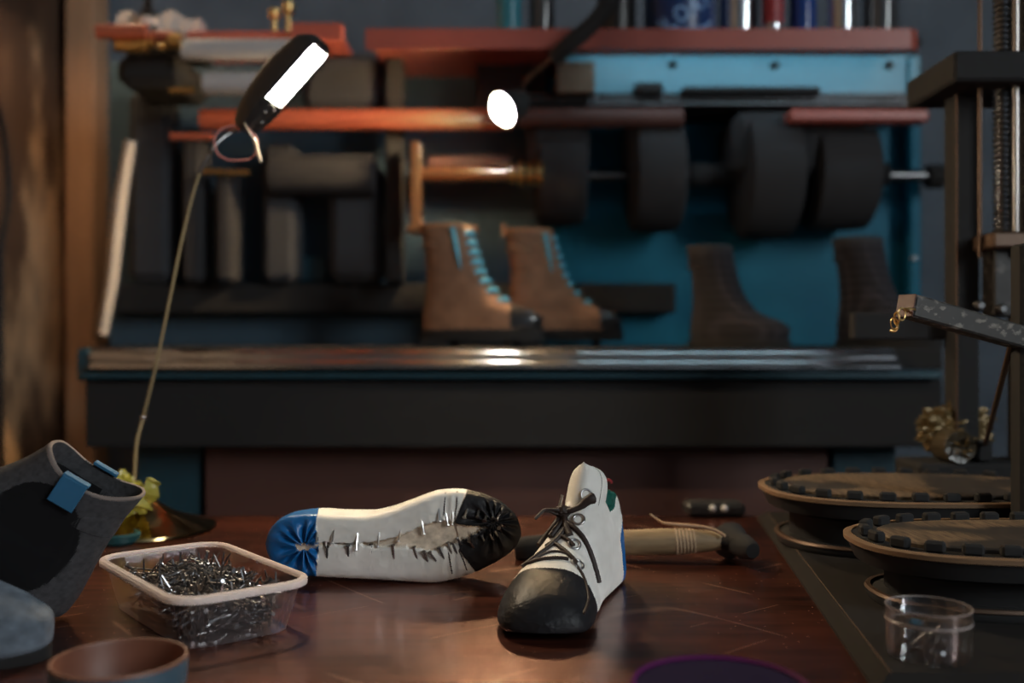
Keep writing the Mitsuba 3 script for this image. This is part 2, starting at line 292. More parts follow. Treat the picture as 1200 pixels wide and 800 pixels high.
# shaft with wheels
A('shaft', xcyl(488, 1096, 206, 2.25, 7), 'dark_steel'); A('shaft_cap', xcyl(1086, 1104, 207, 2.25, 14), 'black_metal')
A('copper_sleeve', xcyl(490, 600, 204, 2.14, 8), 'copper')
for x, r in ((596, 12), (606, 15), (617, 13), (628, 15)): A('sleeve_nut', xcyl(x, x + 8, 203, 2.14, r, 12), 'brass')
A('bearing_stand', cat([pbox(481, 165, 493, 268, 2.12, .05, .004), pbox(476, 264, 560, 272, 2.12, .06)]), 'copper')
whp = lambda r, L: [(r * .35, 0), (r * .86, .004), (r * .97, .012), (r, L * .3), (r, L * .7), (r * .97, L - .012), (r * .86, L - .004), (r * .35, L)]
for x0, x1, r in ((626, 688, 58), (736, 799, 66), (862, 930, 74), (942, 1018, 64)):
    A('brush_wheel', xcyl(x0, x1, 206, 2.25, r, 48, whp), 'wheel_black')
for x0, x1 in ((808, 850), (1022, 1040)): A('shaft_collar', xcyl(x0, x1, 205, 2.25, 14, 24), 'dark_iron')
for x0, y0, x1, y1 in ((618, 128, 692, 196), (738, 128, 802, 206), (860, 128, 1020, 206)):
    A('wheel_guard', pbox(x0, y0, x1, y1, 2.16, .19, .02), 'wheel_black')
A('rail_bracket', pbox(500, 182, 598, 196, 2.2, .1), 'dull_red')
A('back_beam', pbox(122, 332, 792, 366, 2.28, .07), 'black_metal')
# the machine's left end: sanding drums and guards
A('sanding_drum', xcyl(214, 345, 58, 2.03, 12.5), 'drum_metal'); A('sanding_drum', xcyl(240, 330, 98, 2.03, 13), 'drum_metal')
A('end_guard', pbox(148, 104, 200, 330, 2.26, .08, .02), 'guard_iron'); A('end_bracket', pbox(212, 150, 236, 330, 2.22, .08, .01), 'wheel_black'); A('end_bracket', pbox(252, 196, 272, 330, 2.20, .1, .01), 'wheel_black'); A('side_lever', xcyl(236, 262, 201, 2.18, 3.5), 'brass'); A('side_lever', xcyl(264, 292, 202, 2.18, 3.2), 'brass'); A('belt_guard', pbox(352, 60, 445, 126, 2.22, .12, .02), 'guard_iron')
A('belt_guard', pbox(306, 168, 346, 330, 2.24, .10, .015), 'guard_iron'); A('belt_guard', pbox(384, 190, 448, 330, 2.24, .10, .02), 'guard_iron'); A('motor_cover', xcyl(318, 440, 205, 2.22, 24), 'wheel_black'); A('access_plate', pbox(346, 300, 382, 330, 2.33, .02), 'dark_teal')
A('side_strip', tube([W(153, 165, 2.12), W(141, 235, 2.12), W(131, 330, 2.12), W(120, 392, 2.12)], [.013, .016, .015, .012], 4), 'pale_paint', False)
A('red_handle', xcyl(114, 173, 37, 2.0, 8.6), 'orange_paint'); A('red_handle', xcyl(178, 204, 42, 2.04, 6), 'orange_paint')
A('left_shelf', pbox(218, 36, 400, 45, 2.10, .2), 'red_paint'); A('shelf_lip', pbox(340, 26, 402, 47, 2.05, .03), 'red_paint')
A('red_bar', xcyl(200, 249, 160, 2.08, 4.2), 'orange_paint'); A('brass_pin', xcyl(199, 228, 106, 2.06, 3.6), 'brass')
for x, y, r in ((143, 53, 8), (154, 54, 8.5), (167, 53, 8.5), (177, 50, 5), (190, 55, 5), (206, 49, 9)):
    A('brass_knob', xcyl(x - r * .8, x + r * .8, y, 2.01, r, 20), 'brass')
A('knob_bar', xcyl(134, 215, 56, 2.03, 5), 'dark_steel')
A('left_block', pbox(134, 60, 214, 100, 2.06, .2, .02), 'black_metal')
# unseen tube lamp behind the shelf's lip, placed to light the fascia below
tl = name('tin_shelf__unseen_shelf_lamp'); labels[tl] = {'label': 'unseen cool tube lamp behind the shelf lip'}
a, b = W(690, 64, 2.06)[0], W(1068, 64, 2.06)[0]; ty, tz = 2.053, s0[2] + .021
add('holder', cat([box2([x - .008, ty - .011, tz - .010], [x + .008, ty + .011, s1[2] - .0098]) for x in (a - .006, b + .006)]), 'black_metal', 35, tl)
scene[tl + '__tube'] = mikit.ply(mov(rot(lathe([(.004, 0), (.0065, .003), (.0065, b - a - .003), (.004, b - a)], 12), math.pi / 2, [0, 1, 0]), [a, ty, tz]), 'white_reflector', smooth=35, emitter=lamp_e(UNSEEN_TUBE_LIGHT))

# ------------------------------------------------------------------ things on the machine
def can(key, x0, x1, Y, h, mat, label, category, z=None, prof=None, group=None, parts=()):
    c = W((x0 + x1) / 2, 0, Y); r = (x1 - x0) / 2 / F * Y; z = SHZ if z is None else z
    k = thing(key, label, category, group)
    m = lathe(prof(r, h) if prof else [(r * .9, 0), (r, .004), (r, h - .006), (r * .97, h - .002), (r * .9, h)], 40)
    add('body', mov(m, [c[0], Y, z]), mat, 35, k)
    for pk, pp, pm in parts: add(pk, mov(lathe(pp(r, h), 40), [c[0], Y, z]), pm, 35, k)
    return k
lid = lambda r, h: [(r * 1.02, h - .014), (r * 1.03, h - .012), (r * 1.03, h), (r * .9, h + .002)]
band = lambda r, h: [(r * 1.004, h * .2), (r * 1.012, h * .21), (r * 1.012, h * .7), (r * 1.004, h * .71)]
can('glue_tin', 582, 611, 2.12, .11, 'can_teal', 'teal tin at the left end of the tins on the red shelf', 'tin', parts=[('lid', lid, 'can_dark')])
can('dark_jar', 620, 650, 2.14, .12, 'can_dark', 'dark jar on the red shelf just right of the teal tin', 'jar', parts=[('lid', lid, 'black_metal')])
can('dark_jar', 700, 745, 2.16, .12, 'bottle_black', 'black jar on the red shelf left of the lettered blue tin', 'jar', parts=[('lid', lid, 'black_metal')])
bt = can('paint_tin', 755, 838, 2.14, .17, 'blue_tin', 'wide dark blue tin with slanted pale lettering on the red shelf', 'tin', parts=[('lid', lid, 'can_silver')])
c = W(796, 0, 2.14); r = 41.5 / F * 2.14
def wrap(m, c, r, z, tilt, dx=0.0):
    m = rot(m, tilt, [0, 0, 1]); v = m.vertices; a = (v[:, 0] + dx) / r
    m.vertices = np.c_[c[0] + (r + v[:, 2]) * np.sin(a), c[1] - (r + v[:, 2]) * np.cos(a), z + v[:, 1]]; return m
tx = meshkit.text_mesh('LOAT', .032, .0012, True); tx = tx.subdivide_to_size(.008) if hasattr(tx, 'subdivide_to_size') else tx
add('lettering', wrap(tx, c, r, SHZ + .008, math.radians(33), -.035), 'tin_print', False, bt)
for rr, zc_, a0, a1 in ((.075, .062, 215, 325), (.070, .055, 60, 140)):
    arc = [[.075 * math.cos(math.radians(t)) * rr / .075, .05 * math.sin(math.radians(t)), 0] for t in np.linspace(a0, a1, 24)]
    add('printed_arc', wrap(mov(tube(arc, .003, 4, flat=.4), [0, zc_, .001]), c, r, SHZ, 0), 'tin_print', False, bt)
can('polish_can', 842, 889, 2.16, .17, 'can_silver', 'tall dull silver can right of the lettered blue tin', 'can', parts=[('lid', lid, 'can_dark')])
can('polish_can', 893, 918, 2.10, .15, 'can_silver', 'narrow silver can with a red band beside the blue bottle', 'can', parts=[('label', band, 'red_label')])
bp = lambda r, h: [(r * .9, 0), (r, .005), (r, h * .6), (r * .8, h * .72), (r * .35, h * .82), (r * .35, h)]
can('blue_bottle', 925, 956, 2.12, .18, 'blue_glass', 'deep blue glass bottle between the silver cans on the red shelf', 'bottle', prof=bp, parts=[('cap', lambda r, h: [(r * .42, h * .95), (r * .42, h * 1.1), (r * .38, h * 1.12)], 'black_metal')])
can('polish_can', 970, 1004, 2.10, .16, 'can_silver', 'silver can right of the blue bottle', 'can', parts=[('lid', lid, 'can_dark')])
can('polish_can', 1012, 1052, 2.12, .14, 'can_dark', 'dark shiny can at the right end of the red shelf', 'can', parts=[('lid', lid, 'can_silver')])
bxc = pbox(653, 73, 697, 107.8, 2.14, .09, .002)
k = thing('small_box', 'small brown cardboard box on the duct under the red shelf', 'box'); add('carton', bxc, 'cardboard', parent=k)
add('flap', box2([bxc.bounds[0][0], bxc.bounds[0][1] - .001, bxc.bounds[1][2] - .012], [bxc.bounds[1][0], bxc.bounds[0][1] + .002, bxc.bounds[1][2] + .001], .0005), 'cardboard', parent=k)
# left end clutter
LZ = W(0, 36, 2.06)[2]
cl = []
for i, x in enumerate(np.linspace(135, 232, 40)):
    t = np.linspace(0, 1, 12); f = .004 * math.sin(i * .9) + .003 * math.sin(i * 2.1)
    cl.append(np.c_[np.full(12, W(x, 0, 2.12)[0]), 2.115 + f * (1 - t) + .01 * t, W(0, 36, 2.07)[2] + .0005 + (.050 + .010 * math.sin(i * .31)) * t])
cl = np.array(cl); back = cl.copy(); back[:, :, 1] += .05
k = thing('folded_cloth', 'crumpled pale cloth lying behind the dark bottle at the left end of the machine', 'cloth')
add('cloth', loft(np.concatenate([cl, back[:, ::-1]], 1), True, True), 'paper', True, k)
A('left_ledge', box2([W(130, 0, 2.1)[0], 2.07, W(0, 44, 2.07)[2]], [W(216, 0, 2.1)[0], 2.3, W(0, 36, 2.07)[2]]), 'black_metal')
can('small_bottle', 163, 184, 2.085, .075, 'bottle_black', 'small black bottle with a narrow neck in front of the pale cloth', 'bottle', z=W(0, 36, 2.07)[2], prof=lambda r, h: [(r * .9, 0), (r, .004), (r, h * .5), (r * .5, h * .68), (r * .4, h)], parts=[('label', lambda r, h: [(r * 1.01, h * .18), (r * 1.03, h * .19), (r * 1.03, h * .4), (r * 1.01, h * .41)], 'paper')])
for x, y, l in ((322, 20, 'brass oil cup with a round top, left one of two on the small shelf'), (338, 12, 'taller brass oil cup behind the desk lamp head on the small shelf')):
    c = W(x, 0, 2.12); h = W(0, y - 8, 2.12)[2] - LZ
    k = thing('oil_cup', l, 'oil cup')
    add('stem', mov(lathe([(.012, 0), (.012, .006), (.006, .01), (.006, h * .7)], 16), [c[0], 2.12, LZ]), 'brass', parent=k)
    add('bowl', mov(lathe([(.006, h * .68), (.013, h * .78), (.013, h), (.008, h * 1.06)], 20), [c[0], 2.12, LZ]), 'brass', parent=k)

# boots on the bench: stacked rings from sole to cuff
def boot(prof, n=72, m=110, k=.16, dip=0.0, inner=.004, e=2.35):
    prof = np.array(prof, float); d = np.concatenate([[0], np.cumsum(np.hypot(np.diff(prof[:, 0]), np.diff(prof[:, 2])))])
    P = PchipInterpolator(d, prof)(np.linspace(0, d[-1], m)); a = np.arange(n) * 2 * np.pi / n; R = []
    H = prof[-1, 0]
    def ring(h, xb, xf, w, off=0.):
        c, s = np.cos(a), np.sin(a); kk = k * max(0, 1 - h / (.6 * H))
        x = (xb + xf) / 2 + ((xf - xb) / 2 - off) * np.sign(c) * np.abs(c) ** (2 / e)
        y = (w - off) * np.sign(s) * np.abs(s) ** (2 / e) * (1 + kk * c)
        z = h - dip * np.abs(s) ** 3 * np.clip((h / H - .55) / .45, 0, 1) ** 2
        return np.c_[x, y, z]
    R = [ring(*p) for p in P]; top = P[-1]
    R += [ring(top[0] + .0015, top[1], top[2], top[3], inner * .5)] + [ring(top[0] - t, top[1], top[2], top[3], inner) for t in (0, .02, .045)]
    return loft(R, True, True), P, m * n
BP = [(0, .006, .228, .034), (.010, 0, .240, .038), (.028, -.001, .243, .039), (.042, 0, .228, .037), (.051, .002, .205, .035), (.060, .004, .178, .034), (.075, .006, .156, .032), (.10, .008, .134, .031), (.13, .008, .118, .031), (.16, .005, .108, .033), (.185, .001, .100, .036), (.213, -.004, .094, .038)]
def lace_boot(heel, yaw, label):
    k = thing('lace_boot', label, 'boot', None)
    M = trimesh.transformations.translation_matrix(heel) @ trimesh.transformations.rotation_matrix(yaw, [0, 0, 1])
    up, P, no = boot(BP); c = up.triangles_center; nrm = np.arange(len(up.faces))
    toe = (c[:, 0] > .186 + .10 * np.clip(.052 - c[:, 2], 0, 1)) & (c[:, 2] < .062)
    cuff = c[:, 2] > .207
    def put(m, key, mat, s=True): m.apply_transform(M); add(key, m, mat, s, k)
    put(sub(up, ~toe & ~cuff), 'shaft', 'suede'); put(sub(up, toe), 'toe_cap', 'gloss_leather'); put(sub(up, cuff), 'cuff', 'cuff')
    t = np.arange(64) * 2 * np.pi / 64
    o = np.c_[.119 + .126 * np.cos(t), .040 * np.sin(t) * (1 + .16 * np.cos(t))]
    put(loft([np.c_[o * [1, q] + [0, 0], np.full(64, z)] for q, z in ((.97, -.014), (1, -.012), (1, .006), (.96, .009))], True, True), 'sole', 'black_metal', 35)
    put(box2([-.002, -.030, -.026], [.062, .030, -.012]), 'heel', 'black_metal', 35)
    put(box2([.185, -.03, -.026], [.19, .03, -.0135]), 'shank', 'black_metal', 35)
    hs = np.linspace(.066, .196, 8)
    for h in hs:
        i = np.abs(P[:, 0] - h).argmin(); xf = P[i, 2]; w = .017
        pts = [[xf - .010, -w, h - .004], [xf + .001, -w * .5, h + .001], [xf + .0035, 0, h], [xf + .001, w * .5, h - .002], [xf - .010, w, h + .004]]
        put(tube(curve(pts, 14), .0056, 8), 'lace', 'cyan_cloth')
    put(tube(curve([[.072, -.0365, .205], [.076, -.0355, .185], [.082, -.034, .155], [.088, -.033, .125]], 16), [.0048] * 8 + list(np.linspace(.0048, .001, 8)), 8), 'pull_strap', 'cyan_cloth')
    put(box2([-.010, -.006, .200], [-.004, .006, .226], .001), 'heel_loop', 'cuff', 35)
bz = BZ + .026
h1 = W(497, 0, 1.98); h2 = W(594, 0, 2.04)
lace_boot([h1[0], 1.98, bz], math.radians(-16), 'brown suede lace-up boot with pale laces, left boot of the pair on the machine bench')
lace_boot([h2[0], 2.04, bz], math.radians(9), 'brown suede lace-up boot in shade, right boot of the pair on the machine bench')
def plaid_boot(x, Y, yaw, s, label):
    k = thing('plaid_boot', label, 'boot')
    up, P, no = boot([(h * s, xb * s * 1.05, xf * s, w * s * 1.2) for h, xb, xf, w in BP])
    M = trimesh.transformations.translation_matrix([W(x, 0, Y)[0], Y, BZ + .008]) @ trimesh.transformations.rotation_matrix(yaw, [0, 0, 1])
    c = up.triangles_center; cu = c[:, 2] > .2 * s
    for key, m, mat in (('shaft', sub(up, ~cu), 'plaid'), ('cuff', sub(up, cu), 'felt')): m.apply_transform(M); add(key, m, mat, True, k)
    t = np.arange(48) * 2 * np.pi / 48; o = np.c_[.119 + .128 * np.cos(t), .05 * np.sin(t) * (1 + .12 * np.cos(t))] * s
    m = loft([np.c_[o, np.full(48, z)] for z in (-.008, .006)], True, True); m.apply_transform(M); add('sole', m, 'black_metal', 35, k)
plaid_boot(812, 2.02, math.radians(-48), .90, 'dark plaid cloth boot on the bench, nearer the brown boots')
plaid_boot(985, 2.04, math.radians(-62), .98, 'dark plaid cloth boot on the bench, near the right corner post')

# ------------------------------------------------------------------ spot lamp over the bench
sl = thing('spot_lamp', 'lit spot lamp on a dark arm in front of the red tube', 'lamp')
YS = 2.03
hc = W(590, 128, YS); nd = np.array([-.72, -.53, -.45]); nd /= np.linalg.norm(nd)
Rm = trimesh.geometry.align_vectors([0, 0, 1], nd)
def along(m, c): m = m.copy(); m.apply_transform(Rm); m.apply_translation(c); return m
add('shade', along(loft([circ(r, z, 40) for r, z in ((.010, -.062), (.018, -.060), (.028, -.042), (.0375, .003), (.036, .003), (.027, -.040), (.018, -.054))], True, True), hc), 'black_metal', 35, sl)
scene[name(sl + '__bulb')] = mikit.ply(along(lathe([(.024, -.030), (.031, -.014), (.0335, -.002), (.0325, .006), (.027, .012), (.016, .016), (.0, .0175)], 32, True, False), hc), 'white_reflector', smooth=True, emitter=lamp_e(SPOT_BULB))
jp = hc - nd * .061
add('arm', tube(curve([jp, W(612, 106, YS + .025), W(640, 74, YS - .02), W(655, 62, YS - .05)], 16), .006), 'dark_steel', parent=sl)
add('upper_arm', tube(curve([W(650, 68, YS - .04), W(672, 48, YS - .065), W(700, 22, YS - .07), W(730, -30, YS - .07)], 16), .017), 'black_metal', parent=sl)
e = W(730, -30, YS - .07)
add('drop_rod', tube([e, [e[0] + .03, e[1], e[2] + .25], [e[0] + .03, e[1], ZC]], .012), 'black_metal', parent=sl)

# pendant lamp out of view, placed to light the machine's left end and wall
pd = thing('unseen_pendant_lamp', 'unseen pendant lamp with a dark shade hanging above the left end of the machine', 'lamp')
pc = np.array([-.86, 2.15, 1.90])
add('shade', mov(loft([circ(r, z, 40) for r, z in ((.11, 0), (.10, .03), (.05, .09), (.022, .11), (.020, .10), (.047, .085), (.097, .028), (.108, 0), (.11, 0))]), pc), 'black_metal', 35, pd)
scene[pd + '__bulb'] = mikit.ply(mov(lathe([(.012, .085), (.02, .07), (.028, .05), (.028, .035), (.02, .02), (.002, .015)][::-1], 24), pc), 'white_reflector', smooth=True, emitter=lamp_e(UNSEEN_PENDANT_BULB))
add('cord', tube([pc + [0, 0, .105], [pc[0], pc[1], ZC]], .004), 'dark_plastic', parent=pd)

# ------------------------------------------------------------------ desk lamp
dl = thing('desk_lamp', 'lit desk lamp with twin tubes, thin curved stem and wide brass foot at left', 'lamp')
YD = 1.345; dc = np.array([W(163, 0, YD)[0], YD, TZ])
add('foot', mov(lathe([(.098, 0), (.101, .002), (.100, .005), (.075, .012), (.05, .021), (.03, .033), (.016, .046), (.008, .055), (.0065, .062)], 64), dc), 'spun_brass', 35, dl)
st = [(157, 572), (158, 545), (160, 520), (168, 488), (180, 440), (200, 345), (216, 268), (231, 212), (240, 190), (252, 171), (266, 158), (277, 152)]
SP = curve([dc + [0, 0, .06]] + [W(x, y, YD + .0) for x, y in st], 120)
cut = lambda y0, y1: SP[(400 - (SP[:, 2] - CZ) * F / YD >= y0) & (400 - (SP[:, 2] - CZ) * F / YD <= y1)]
add('stem', tube(cut(200, 492), .0024), 'stem_olive', parent=dl)
q = curve(cut(484, 600), 90); add('gooseneck', tube(q, .0026 + .0005 * (np.arange(90) % 2)), 'stem_olive', False, dl)
q = curve(cut(140, 206), 90); add('gooseneck', tube(q, .0026 + .0005 * (np.arange(90) % 2)), 'dark_steel', False, dl)
add('stem_joint', mov(trimesh.creation.icosphere(2, .0042), W(168, 489, YD)), 'steel', True, dl)
# head: a hood around two tubes, opening toward the viewer, right and down
e0, e1 = W(283, 150, YD), W(375, 46, YD - .02); ax = e1 - e0; HL = np.linalg.norm(ax); ax /= HL
op = np.array([.78, -.36, -.52]); op -= ax * (op @ ax); op /= np.linalg.norm(op); sd = np.cross(ax, op)
def hp(u, a, d): return e0 + ax * u * HL + sd * a + op * d
rings = []; FR = .012                                                 # the hood's face, in front of the recessed tubes
for u in np.concatenate([[0], np.linspace(.01, .30, 10), [.345, .35], np.linspace(.40, .90, 12), [.945, .95], [.97, .99, 1]]):
    w = .027 * np.interp(u, [0, .04, .2, .5, .85, .96, 1], [.45, .62, .88, 1.0, .98, .75, .35]); dp = .046 * np.interp(u, [0, .1, .3, .6, .9, 1], [.5, .7, .9, 1, .8, .4])
    aa = np.linspace(0, math.pi, 20); cv = 1.0 if .348 < u < .947 else 0.0; sw = min(.0190, w * .82)
    o = [hp(u, w * math.cos(t), FR - .002 - dp * math.sin(t) ** .8) for t in aa]
    o += [hp(u, -w + .001, FR), hp(u, -sw, FR), hp(u, -sw * .98, FR - cv * .017), hp(u, sw * .98, FR - cv * .017), hp(u, sw, FR), hp(u, w - .001, FR)]
    rings.append(o)
add('hood', loft(rings, True, True), 'dark_plastic', 40, dl)
add('socket', tube([hp(.04, 0, FR - .004), hp(.20, 0, FR - .004), hp(.33, 0, FR - .004)], [.007, .0095, .0095], 16), 'dark_plastic', parent=dl)
for u, a, dd in ((.30, .006, FR + .004), (.25, -.005, FR + .0045), (.16, .003, FR + .0045)): add('socket_screw', mov(trimesh.creation.icosphere(1, .0022), hp(u, a, dd)), 'steel', True, dl)
for s in (-1, 1):
    u0, u1 = (.36, .86) if s < 0 else (.38, .94)
    scene[name(dl + '__tube')] = mikit.ply(tube([hp(u, s * .0086, .002) for u in (u0, u0 + .01, .5, u1 - .01, u1)], [.005, .0074, .0074, .0074, .005], 14), 'white_reflector', smooth=30, emitter=lamp_e(DESK_BULB))
add('tube_clip', tube([hp(.955, -.012, FR), hp(.955, .012, FR)], .003), 'dark_plastic', parent=dl)
lp = curve([W(x, y, YD - .01) for x, y in ((286, 147), (262, 150), (251, 165), (256, 181), (272, 188), (290, 187), (300, 178), (302, 166), (294, 154), (286, 144))], 60)
add('wire_loop', tube(lp, .0017), 'pink_wire', True, dl)
cp = [W(x, y, YD - .02) for x, y in ((286, 143), (292, 155), (299, 166), (303, 181), (306, 190))]
add('wire_clip', tube(curve(cp, 16), [.0014] * 7 + [.0028] * 7 + [.002] * 2), 'clip_metal', True, dl)
# crumpled yellow tape at the stem's foot
def crumple(r, seed, sq=(1, 1, 1), amp=.55, sub_=3, fr=3.0):
    m = trimesh.creation.icosphere(sub_, 1.0); v = m.vertices
    m.vertices = v * (r * np.array(sq)) * (1 - amp / 2 + amp * np.abs(meshkit.fbm(v * fr + seed, 3, seed) * 2 - 1)[:, None] * 1.6); return m
def shard(pts, th=.002):
    P = np.array(pts); c = P.mean(0); n = np.cross(P[1] - P[0], P[2] - P[0]); n /= np.linalg.norm(n)
    return trimesh.convex.convex_hull(np.vstack([P + n * th, P - n * th, c + n * th * 2.5]))
yt = thing('tape_wad', 'crumpled yellow tape wrapped around the foot of the desk lamp stem', 'tape')
yb = W(150, 583, YD - .035)
add('crumple', cat([mov(crumple(.026, 3, (1.1, .7, 1.0)), yb), mov(crumple(.014, 5, (1, .8, 1.2)), W(143, 566, YD - .05))]), 'yellow_tape', False, yt)
for P in (((136, 570), (141, 548), (147, 558), (144, 572)), ((155, 590), (163, 576), (172, 588), (180, 598), (168, 596)), ((167, 576), (172, 560), (185, 570), (187, 582), (178, 589)), ((171, 561), (176, 560), (188, 567), (184, 569))):
    add('tape_flap', shard([W(x, y, YD - .06 + .004 * i) for i, (x, y) in enumerate(P)]), 'yellow_tape', False, yt)

# ------------------------------------------------------------------ lasted shoe lying on its side, nailed sole to the viewer
ls = thing('lasted_shoe', 'half-made shoe lying on its side, nailed underside showing, blue heel and black toe', 'shoe')
YC = 1.06
tx_ = PchipInterpolator([313, 316, 321, 330, 345, 370, 400, 430, 455, 480, 500, 515, 535, 560, 580, 598, 607, 611], [637, 625, 616, 607.5, 602, 600, 602, 602, 597, 588, 580, 575.5, 574, 578, 585, 597.5, 609, 625])
bx_ = PchipInterpolator([313, 316, 321, 330, 345, 370, 410, 450, 480, 510, 530, 550, 575, 595, 606, 611], [637, 648, 656, 664, 670, 673, 675, 677, 679, 680.5, 677, 671, 660, 648, 637, 625])
nx, nf, nb = 320, 170, 56
u = np.linspace(0, 1, nx); xs = 313 + 298 * (.5 - .5 * np.cos(np.pi * u)) * .6 + 298 * u * .4
af = np.linspace(0, np.pi, nf, endpoint=False); ab = np.linspace(np.pi, 2 * np.pi, nb, endpoint=False); aa = np.concatenate([af, ab])
qd = lambda x: np.clip(1 - np.abs((x - 462) / 149.5) ** 4.5, 0, 1) ** .45
bd = PchipInterpolator([313, 340, 380, 440, 500, 540, 580, 611], [.05, .085, .092, .085, .066, .052, .044, .03])
R = []
for x in xs:
    t, b = float(tx_(x)), float(bx_(x)); sc = YC / F; zc = CZ - ((t + b) / 2 - 400) * sc; hw = max((b - t) / 2 * sc, 1e-5)
    c, s = np.cos(aa), np.sin(aa)
    zz = zc + hw * np.sign(c) * np.abs(c) ** np.where(s > 0, .62, .9)
    dd = np.where(s >= 0, -.019 * qd(x) * np.abs(s) ** .45, float(bd(x)) * qd(x) * np.abs(s) ** .9)
    R.append(np.c_[np.full(len(aa), (x - 600) * sc), YC + dd, zz])
R = np.array(R)
R[:, :, 2] += TZ - R[:, :, 2].min()
px = 600 + F * R[:, :, 0] / R[:, :, 1]; py = 400 - F * (R[:, :, 2] - CZ) / R[:, :, 1]
ot = PchipInterpolator([345, 350, 358, 366, 370, 380, 395, 410, 430, 450, 465, 480, 495, 510, 520, 530, 545, 560, 572], [640, 636.5, 635.5, 637, 636.5, 634.5, 636.5, 636.5, 635, 631.5, 628, 622, 615.5, 611, 609.5, 611, 614.5, 616, 617])
obm = PchipInterpolator([345, 350, 358, 366, 370, 380, 395, 410, 430, 450, 470, 490, 505, 515, 530, 540, 550, 560, 572], [640, 643.5, 644.5, 642, 640.5, 639, 638.0, 638.0, 638.2, 638.8, 640, 642.5, 643.5, 641.5, 636.5, 632, 627, 622, 617])
inx = (px > 345.2) & (px < 571.8); front = np.broadcast_to(np.sin(aa)[None] > .15, px.shape)
rag = (meshkit.fbm(np.stack([px * .25, py * .25, px * 0], -1), 3, 4) - .5) * 3.2
sdv = np.where(inx, np.maximum(ot(np.clip(px, 345, 572)) - py, py - obm(np.clip(px, 345, 572))) + rag, 6) # > 0 outside the opening, in pixels
sdv = np.minimum(sdv, 6)
slit = np.clip(1 - (obm(np.clip(px, 345, 572)) - ot(np.clip(px, 345, 572)) - 3) / 6, 0, 1) * ((px > 378) & inx)
lift = .0036 * np.clip((sdv + 1.0) / 1.6, 0, 1) - .005 * slit * np.clip(-(sdv - .2) / 1.0, 0, 1)
bnd_t = np.where(py < 610, 533 + (610 - py) * 14 / 34, np.where(py < 643, 533 + (py - 610) * 6 / 33, 538 + (py - 643) * 16 / 21))
heel_m, toe_m = px < 372.5 + 1.2 * np.sin(py * .12), px > bnd_t
th1 = np.arctan2(py - 640, px - 357); r1 = np.hypot(px - 357, (py - 640) * 1.1); th2 = np.arctan2(py - 611, px - 578); r2 = np.hypot(px - 578, py - 613)
wr = .0038 * (np.sin(th1 * 12 + 1.2 * np.sin(th1 * 5)) - .3) * np.exp(-((r1 - 18) / 13) ** 2) * heel_m + .0030 * (np.sin(th2 * 13 + np.sin(th2 * 4)) - .3) * np.exp(-((r2 - 16) / 15) ** 2) * toe_m
wr = wr + .0012 * np.sin(px * .55 + 1.5 * np.sin(px * .13)) * np.exp(-(sdv / 5) ** 2) * np.clip((px - 480) / 40, 0, 1) * ~toe_m
wr = wr + .0006 * (meshkit.fbm(np.stack([px * .09, py * .09, px * 0 + 3], -1), 3, 9) - .5) * 2
R[:, :, 1] -= np.where(front, lift + wr * (sdv > 0), 0) + np.where(toe_m & front, .0012, 0) + np.where(heel_m & front, .0006, 0)
LS = loft(R, True, True); fc = LS.faces
cls = np.where((sdv <= -.2) & front & inx, 3, np.where(heel_m, 1, np.where(toe_m, 2, 0))).ravel()
cls = np.concatenate([cls, np.full(len(LS.vertices) - len(cls), 0)]); cls[nx * len(aa):nx * len(aa) + len(aa) + 1] = 1; cls[nx * len(aa) + len(aa) + 1:] = 2
fcl = np.median(cls[fc], axis=1).astype(int)
for i, (k, m) in enumerate((('upper', 'white_leather'), ('heel_cap', 'blue_leather'), ('toe_cap', 'black_leather'), ('insole', 'insole'))):
    kk = add(k, sub(LS, fcl == i), m, True, ls)
    labels[kk] = {'label': ('pale grey leather upper', 'pleated blue leather heel', 'pleated black leather toe', 'tan insole board in the opening')[i]}
# seams at the strap by the toe
for pts in (((536, 576), (535.5, 588), (534, 600), (533, 608)), ((522, 577), (521, 590), (520, 604)), ((524, 640), (527, 655), (530, 672)), ((538, 645), (543, 656), (547, 668))):
    q = over(LS, pts, .0002); 
    if len(q) > 2: add('seam', tube(curve(q, 14), .0006, 5), 'lace', True, ls)
NA = [((371, 623), (371.5, 635)), ((382, 620), (383, 638)), ((391, 620), (390.5, 635)), ((419, 622), (418, 643)), ((445, 620), (443.5, 639)), ((471, 615), (467.5, 633)), ((493.5, 605.5), (497, 624.5)), ((514, 592.5), (515.5, 610)), ((521.5, 597), (525, 614)), ((531, 594), (530, 613)),
      ((548, 595), (544.5, 605)), ((561, 597), (560, 604.5)), ((571, 600), (568, 609)), ((577, 599), (578, 606)), ((586, 601), (582, 608))]
shaded_nails = [((383, 656), (384, 640)), ((408, 654), (408.5, 638.5)), ((435.5, 655), (435.5, 637)), ((462, 658), (461, 638)), ((490, 659), (485.5, 640)), ((502, 660), (497, 645.5)), ((512, 659), (504, 646.5)), ((522, 658), (514.5, 641)), ((531, 653), (525.5, 635)), ((537, 652), (530.5, 635)), ((543, 641), (536, 630)), ((556, 643), (550, 633)), ((568, 635), (564.5, 626)), ((578, 633), (573.5, 624)), ((584, 629), (580, 621)), ((589, 624), (585, 618)), ((592, 618), (587, 614))]
